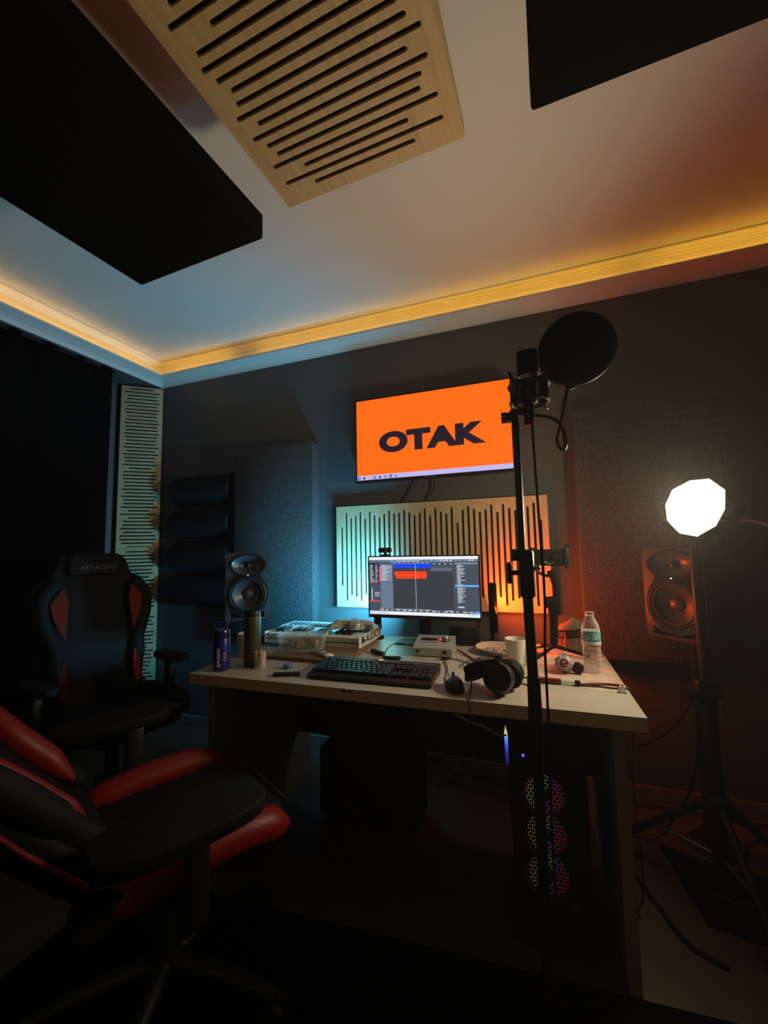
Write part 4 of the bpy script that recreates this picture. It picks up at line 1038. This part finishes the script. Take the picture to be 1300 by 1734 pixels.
# ================================================================ RIGHT DESK ITEMS
def router():
    t = thing('black_router', 'low black router box beneath the right side of the monitor', 'router', (-.325, 1.975, DT), math.radians(3))
    MB().box((0, 0, .042), (.14, .05, .08), bev=.006).build('box', M['black'], t, True)
    MB().box((0, 0, .0015), (.15, .06, .003)).build('foot_plate', M['rubber'], t)
    MB().cyl((.066, .0, .082), (.068, .0, .125), .006, n=12).build('antenna', M['black'], t, True)
    for k in range(3): MB().box((-.03+.02*k, -.0256, .06), (.005, .001, .005)).build('indicator', M['grey_logo'], t)
router()
def plate():
    t = thing('ashtray_plate', 'round stoneware plate with ash behind the white mug', 'plate', (-.165, 1.87, DT))
    MB().lathe([(0, .0), (.07, 0), (.075, .003), (.097, .022), (.095, .026), (.09, .024), (.072, .009), (0, .008)], n=48).build('dish', M['platemat'], t, True)
    random.seed(8); c = MB()
    for k in range(26): a = random.uniform(0, 2*PI); r = .06*math.sqrt(random.random()); c.box((r*math.cos(a), r*math.sin(a), .0105), (random.uniform(.003, .01), .004, .003), rot=Matrix.Rotation(a*3, 3, 'Z'))
    o = c.build('ash_crumbs', M['ash'], t); o['kind'] = 'stuff'
plate()
tag(MB().box((-.118, 1.852, DT+.0175), (.022, .026, .012), bev=.001).build('orange_packet', M['orangepaper']), 'small orange paper packet lying on the ash plate', 'packet')
def mug():
    t = thing('mug', 'white ceramic mug with a handle behind the headphones', 'mug', (-.083, 1.715, DT))
    MB().lathe([(0, 0), (.032, 0), (.036, .003), (.041, .085), (.0425, .095), (.040, .096), (.038, .085), (.033, .006), (0, .005)], n=40).build('cup', M['ceramic'], t, True)
    MB().tube(bez([(.037, -.008, .078), (.058, -.016, .078), (.068, -.02, .06), (.063, -.018, .034), (.036, -.008, .016)], 8), .0052, 10).build('handle', M['ceramic'], t, True)
mug()
def note(name, label, loc, rz, sz=(.07, .035)):
    b = MB(); random.seed(len(label)); g = []
    for j in range(4):
        g.append([b.bm.verts.new(((i/6-.5)*sz[0], (j/3-.5)*sz[1], .001+.004*abs(math.sin(i*1.3+j*.8)))) for i in range(7)])
    for j in range(3):
        for i in range(6): b.face((g[j][i], g[j][i+1], g[j+1][i+1], g[j+1][i]))
    o = b.build(name, M['note'], loc=loc); o.rotation_euler = (0, 0, rz); o.modifiers.new('s', 'SOLIDIFY').thickness = .0006
    return tag(o, label, 'banknote')
note('banknote', 'crumpled green banknote lying between headphones and mug', (-.052, 1.55, DT+.0008), .4)
note('banknote', 'folded green banknote tucked beside the microphone stand', (-.03, 1.47, DT+.0008), -.5, (.05, .03))
def gimbal():
    t = thing('camera_gimbal', 'black handheld gimbal on a mini tripod behind the stand', 'gimbal', (.062, 1.9, DT))
    MB().tube([(0, 0, .042), (.004, 0, .165)], [.016, .019], 16).build('grip', M['blackmatte'], t, True)
    MB().box((.008, 0, .20), (.05, .04, .08), bev=.014, seg=3).build('motor_block', M['blackmatte'], t, True)
    MB().cyl((-.03, 0, .215), (.03, 0, .215), .024, n=20).build('roll_motor', M['blackmatte'], t, True)
    
    MB().tube([(.02, 0, .235), (.02, .0, .28), (.012, 0, .325), (.005, 0, .35)], [.016, .014, .017, .02], 14).build('pan_arm', M['blackmatte'], t, True)
    MB().tube([(-.055, 0, .345), (-.02, 0, .328), (.012, 0, .325)], .007, 10).build('tilt_arm', M['darkmetal'], t, True)
    MB().box((.0, 0, .405), (.155, .034, .07), bev=.010, seg=3).build('camera_clamp', M['blackmatte'], t, True)
    MB().box((.066, -.014, .405), (.018, .014, .092), bev=.003).box((-.066, -.014, .405), (.018, .014, .088), bev=.003).build('clamp_jaw', M['darkmetal'], t, True)
    MB().cyl((.072, -.006, .45), (.072, .008, .45), .012, n=16).build('lock_wheel', M['blackmatte'], t, True)
    MB().torus((.0, -.018, .405), (0, 1, 0), .026, .002, 28, 6, .3, 2.4).build('silver_arc', M['steel'], t, True)
    MB().lathe([(0, .004), (.02, .004), (.022, 0), (.022, -.004)], (.03, -.017, .41), (0, -1, 0), 24).build('lens', M['blackgloss'], t, True)
    MB().cyl((0, 0, .026), (0, 0, .045), .015, n=16).build('tripod_hub', M['blackmatte'], t, True)
    for a in (238, -14, 110): 
        c, s = math.cos(math.radians(a)), math.sin(math.radians(a)); MB().tube([(c*.008, s*.008, .032), (c*.135, s*.135, .007)], [.0075, .006], 10).build('leg', M['blackmatte'], t, True)
gimbal()
def pouch():
    t = thing('cloth_bag', 'brown ribbed cloth pouch behind the water bottle', 'pouch', (.135, 2.0, DT), math.radians(-6))
    b = MB(); rings = []
    for k in range(17):
        f = k/16; z = .002+.128*f; dm = 1 if f < .5 else max(.12, math.sqrt(max(0, 1-((f-.5)/.5)**2))); w = .062*(1-.05*math.sin(k*2.2))*dm; d_ = .038*dm
        rings.append([b.bm.verts.new((w*math.cos(2*PI*i/24)*(1+.04*math.sin(i*3+k)), d_*math.sin(2*PI*i/24), z+.012*math.cos(2*PI*i/24)*f)) for i in range(24)])
    for a, c in zip(rings, rings[1:]): b.bridge(a, c)
    b.face(rings[0][::-1]); b.face(rings[-1]); b.build('bag_cloth', M['bagbrown'], t, True)
    r = MB()
    for z in (.062, .075, .088): r.tube([(.065*math.cos(a), .0405*math.sin(a), z+.008*math.cos(a)) for a in [2*PI*i/24 for i in range(25)]], .003, 6)
    r.build('rib_seams', M['blackmatte'], t, True)
    MB().tube(bez([(-.03, -.042, .06), (-.035, -.05, .07), (-.028, -.052, .08), (-.02, -.046, .07), (-.024, -.05, .03), (-.02, -.05, .004)], 6), .0018, 6).build('drawstring', M['orangepaper'], t, True)
pouch()
def bottle():
    t = thing('water_bottle', 'clear plastic water bottle with a teal label on the desk corner', 'bottle', (.181, 1.685, DT))
    prof = [(0, .002), (.022, 0), (.029, .003), (.031, .012)]
    z = .014
    for k in range(5): prof += [(.031, z), (.0285, z+.007), (.031, z+.014)]; z += .0155
    prof += [(.031, .096), (.0315, .098), (.0315, .142), (.031, .146), (.028, .165), (.019, .184), (.0135, .193), (.0135, .199)]
    MB().lathe(prof, n=40, cap=False).build('bottle_wall', M['bottle'], t, True)
    MB().lathe([(0, .004), (.028, .005), (.0298, .014)]+[(.0298, .014+.0025*k) if k % 3 else (.0285, .014+.0025*k) for k in range(1, 33)]+[(.0302, .098), (.0302, .146), (0, .146)], n=40).build('water', M['water'], t, True)
    MB().lathe([(.0318, .098), (.0321, .099), (.0321, .141), (.0318, .142)], n=40, cap=False).build('label', M['label'], t, True)
    MB().lathe([(.0322, .1085), (.0323, .110), (.0323, .1), (.0322, .0985)], n=40, cap=False).build('label_band', M['labelw'], t, True)
    MB().lathe([(.0, .212), (.0135, .212), (.0148, .209), (.0148, .198), (.0135, .1975)], n=28).build('cap', M['clear'], t, True)
    s_ = 'Erikli'
    for i, ch in enumerate(s_):
        a = math.radians(-100+ (i-1.2)*17); x, y = .0324*math.cos(a), .0324*math.sin(a)
        text('label_letter', ch, .021, M['labelw'], t, (x, y, .124), (-math.sin(a), math.cos(a), 0), (0, 0, 1), .0002, .0003)
bottle()
def toy():
    t = thing('squish_toy', 'lilac lumpy ball toy with a red patterned centre and loop', 'toy', (.085, 1.645, DT))
    tt = bmesh.new(); bmesh.ops.create_icosphere(tt, subdivisions=4, radius=.031)
    for v in tt.verts:
        q = v.co.normalized(); v.co = q*(.031+.0028*math.sin(q.x*9)*math.sin(q.z*9+1)+.0022*math.sin(q.y*11+q.x*5)); v.co.z = v.co.z*.92+.0305
    zm = min(v.co.z for v in tt.verts)
    for v in tt.verts: v.co.z -= zm
    b = MB(); b.merge(tt); b.build('lumpy_body', M['purple'], t, True)
    n = Vector((-.1, -1, .25)).normalized(); c = Vector((0, 0, .032))+n*.0285
    MB().lathe([(0, .004), (.013, .003), (.015, 0)], c, n, 24).build('round_face', M['darkred'], t, True)
    MB().torus(c, n, .0165, .0022, 28, 6).build('face_ring', M['white'], t, True)
    d_ = MB(); 
    u_, v_, _ = basis(n)
    for k in range(5): d_.ball(c+n*.004+u_*.008*math.cos(k*1.257)+v_*.008*math.sin(k*1.257), .0024, 8, 6)
    d_.build('face_dots', M['orangepaper'], t, True)
    MB().torus((0, 0, .066), (0, 1, 0), .006, .0016, 18, 6).build('hanging_loop', M['steel'], t, True)
toy()
def black_knob():
    t = thing('black_jar_lid', 'round black screw lid standing on edge beside the toy', 'lid', (.126, 1.635, DT))
    MB().lathe([(0, .0), (.0185, 0), (.02, .003), (.02, .014), (.018, .016), (0, .016)], (0, -.006, .0205), Vector((.2, 1, 0)), 32).build('lid_shell', M['black'], t, True)
    MB().torus((.0, -.0055, .0205), Vector((.2, 1, 0)), .0155, .0012, 28, 6).build('rim_groove', M['rubber'], t, True)
black_knob()
def red_pen():
    t = thing('pen_case', 'slim dark red pen case lying at the edge of the dusty patch', 'pen case', (.035, 1.505, DT+.0005), math.radians(-2))
    MB().box((-.02, 0, .008), (.10, .018, .0155), bev=.003).build('case', M['darkred'], t, True)
    MB().box((.05, 0, .008), (.038, .016, .014), bev=.002).build('clear_section', M['lid'], t)
    MB().box((.079, 0, .008), (.018, .017, .015), bev=.003).build('end_cap', M['black'], t, True)
red_pen()
cable('cable', 'dark red cable running to the right desk edge', [(.125, 1.51, DT+.004), (.17, 1.525, DT+.004), (.21, 1.535, DT+.004), (.24, 1.53, DT+.004), (.262, 1.52, DT+.002), (.268, 1.515, DT-.03)], .0035, 'redcable')
cable('cable', 'thin black cable running to the white clip', [(.12, 1.50, DT+.003), (.17, 1.505, DT+.003), (.22, 1.50, DT+.003), (.25, 1.505, DT+.003), (.263, 1.505, DT-.001), (.266, 1.5, DT-.03)], .0025)
def clip():
    t = thing('cable_clip', 'small white cable clip stuck on the right desk edge', 'clip', (.238, 1.478, DT))
    MB().box((0, 0, .0035), (.022, .022, .007), bev=.002).build('pad', M['white'], t, True)
    MB().box((-.005, 0, .013), (.006, .014, .012), bev=.002).box((.006, 0, .013), (.006, .014, .012), bev=.002).build('jaws', M['white'], t, True)
clip()
cable('cable', 'orange lit cable coil lying on the desk by the wall', [(-.06, 2.03, DT+.004), (-.02, 1.98, DT+.004), (.02, 2.02, DT+.004), (-.04, 1.92, DT+.004), (.01, 1.87, DT+.004), (-.03, 1.84, DT+.004)], .003)
cable('cable', 'grey cable drooping under the front desk edge to the tower', [(-.245, 1.275, .675), (-.20, 1.28, .655), (-.16, 1.285, .645), (-.125, 1.29, .625), (-.105, 1.33, .61)], .0025, 'whitecable')

# ================================================================ GAMING CHAIRS
def rounded(b, poly, o, u, v, h, bev):
    t = MB(); t.prism(poly, o, u, v, h)
    bmesh.ops.recalc_face_normals(t.bm, faces=t.bm.faces)
    es = [e for e in t.bm.edges if len(e.link_faces) == 2 and e.calc_face_angle(0) > .5]
    bmesh.ops.bevel(t.bm, geom=es, offset=bev, segments=3, profile=.5, affect='EDGES'); b.merge(t.bm); return b
def chair_base(t, seat_z):
    MB().cyl((0, 0, .09), (0, 0, seat_z-.1), .028, n=16).build('gas_lift', M['black'], t, True)
    MB().cyl((0, 0, .07), (0, 0, .14), .045, .035, n=18).build('hub', M['black'], t, True)
    for k in range(5):
        a = 2*PI*k/5+.3; c, s = math.cos(a), math.sin(a)
        l = MB().tube([(c*.03, s*.03, .105), (c*.16, s*.16, .10), (c*.31, s*.31, .075)], [.024, .021, .015], 10).build('base_arm', M['black'], t, True)
        w = MB().cyl((c*.31-s*.022, s*.31+c*.022, .031), (c*.31-s*.006, s*.31+c*.006, .031), .031, n=18).cyl((c*.31+s*.022, s*.31-c*.022, .031), (c*.31+s*.006, s*.31-c*.006, .031), .031, n=18)
        w.build('caster', M['rubber'], l, True)
    MB().box((0, 0, seat_z-.08), (.22, .2, .045), bev=.01).build('tilt_mechanism', M['darkmetal'], t, True)
def gaming_chair(loc, rz, label, accent, recline, seat_z=.47, logo=False, pad=(.25, .085), pad_at=(-.02, .29), red_wings=False):
    """local +x is the direction the sitter faces"""
    t = thing('gaming_chair', label, 'chair', loc, rz)
    chair_base(t, seat_z)
    s = MB(); s.box((.02, 0, seat_z-.03), (.46, .36, .09), bev=.03, seg=4); s.build('seat_cushion', M['leather'], t, True)
    for sg in (-1, 1):
        b = MB(); b.tube(bez([(-.2, sg*.215, seat_z-.01), (-.05, sg*.222, seat_z+.012), (.12, sg*.222, seat_z+.012), (.235, sg*.205, seat_z-.03)], 6), [.015, .028, .036]+[.043]*13+[.036, .028, .014], 14).build('seat_bolster', accent if red_wings else M['leather'], t, True)
    MB().tube([(.255, -.17, seat_z+.008), (.257, 0, seat_z+.01), (.255, .17, seat_z+.008)], .0022, 6).build('seat_piping', M['grey_logo'], t, True)
    # backrest in its own plane: bx across (y), bz up along tilted direction
    ca, sa = math.cos(recline), math.sin(recline); U = Vector((0, 1, 0)); V = Vector((-sa, 0, ca)); N = Vector((ca, 0, sa)); O = Vector((-.20, 0, seat_z-.02))
    Hb = .72
    half = [(.0, 0), (.19, 0), (.215, .10), (.215, .20), (.205, .28), (.24, .36), (.275, .44), (.28, .53), (.235, .60), (.18, .625), (.165, .68), (.14, .725), (.0, .735)]
    poly = half+[(-x, z) for x, z in half[::-1][1:-1]]
    b = MB(); rounded(b, poly, O, U, V, N*.075, .02); b.build('backrest', M['leather'], t, True)
    F = O+N*.076
    for sg in (-1, 1):
        # wings (side bolsters) of the back
        b = MB(); b.tube([O+N*.085+U*sg*q[0]+V*q[1] for q in bez([Vector((.165, .08, 0)), Vector((.18, .2, 0)), Vector((.185, .3, 0)), Vector((.225, .42, 0)), Vector((.225, .52, 0)), Vector((.17, .585, 0))], 5)], [.03]*5+[.036]*16+[.034]*5, 12).build('back_wing', M['leather'], t, True)
        if red_wings:
            MB().tube([O+N*.090+U*sg*(q[0]-.022)+V*q[1] for q in bez([Vector((.16, .10, 0)), Vector((.178, .2, 0)), Vector((.185, .3, 0)), Vector((.222, .42, 0)), Vector((.22, .52, 0)), Vector((.17, .575, 0))], 5)], [.006, .014, .022, .028]+[.034]*18+[.028, .022, .014, .006], 12).build('wing_face', accent, t, True)
            MB().tube([O+N*.04+U*sg*(q[0]+.005)+V*q[1] for q in bez([Vector((.215, .05, 0)), Vector((.218, .2, 0)), Vector((.208, .28, 0)), Vector((.25, .37, 0)), Vector((.283, .45, 0)), Vector((.283, .53, 0)), Vector((.235, .605, 0))], 6)], .005, 8).build('edge_piping', accent, t, True)
            continue
        MB().prism([(sg*q[0], q[1]) for q in ((.150, .565), (.205, .50), (.195, .43), (.150, .325), (.135, .50))], F+N*.034, U, V, N*.008).build('accent_panel', accent, t)
        MB().prism([(sg*q[0], q[1]) for q in ((.15, .24), (.178, .21), (.178, .10), (.155, .06), (.14, .14))], F+N*.034, U, V, N*.006).build('accent_panel', accent, t)
    b = MB(); rounded(b, [(-.12, .62), (.12, .62), (.125, .70), (.1, .725), (-.1, .725), (-.125, .70)], F, U, V, N*.03, .01); b.build('head_pad', M['leather'], t, True)
    if logo: text('back_lettering', 'AKRACING', .034, M['grey_logo'], t, F+N*.032+V*.655, U, V, .0006, .0008, .95, shear=.25)
    for sg in (-1, 1):
        MB().tube([(-.03, sg*.12, seat_z-.075), (-.03, sg*.265, seat_z-.075)], .012, 10).build('arm_bracket', M['black'], t, True)
        MB().box((-.03, sg*.29, seat_z+.04), (.05, .035, .23), bev=.008).build('arm_post', M['black'], t, True)
        hl, hw = pad[0]/2, pad[1]/2
        oval = [(pad_at[0]+hl*math.copysign(abs(math.cos(2*PI*k/32))**.6, math.cos(2*PI*k/32)), sg*pad_at[1]+hw*math.copysign(abs(math.sin(2*PI*k/32))**.7, math.sin(2*PI*k/32))) for k in range(32)]
        rounded_pad = MB(); rounded(rounded_pad, oval, (0, 0, seat_z+.153), (1, 0, 0), (0, 1, 0), (0, 0, .032), .008); rounded_pad.build('armrest_pad', M['leather'], t, True)
        MB().cyl((-.2, sg*.215, seat_z+.01), (-.2, sg*.245, seat_z+.01), .045, n=18).build('recline_hinge', M['black'], t, True)
    return t
gaming_chair((-1.85, 1.40, 0), math.radians(-9), 'black gaming chair with red orange side panels by the corner panel', M['orange'], math.radians(8), .47, True)
gaming_chair((-.96, .90, .009), math.radians(63), 'black gaming chair with red bolsters, reclined, nearest the camera', M['red'], math.radians(42), .46, False, (.33, .16), (-.075, .345), True)

# repeats carry the phrase their kind shares
GROUPS = {'led_strip': 'amber LED tapes in the cornice', 'slotted_panel': 'slotted oak acoustic panels', 'fabric_panel': 'fabric acoustic panels', 'studio_monitor': 'studio speakers',
          'speaker_stand': 'speaker stands', 'light_bar': 'upright light bars', 'banknote': 'banknotes on the desk', 'wrapped_food': 'food in the plastic box', 'gaming_chair': 'gaming chairs', 'cable': 'cables'}
for o in list(bpy.data.objects):
    k = o.name.split('.')[0]
    if o.parent is None and k in GROUPS and 'category' in o: o['group'] = GROUPS[k]
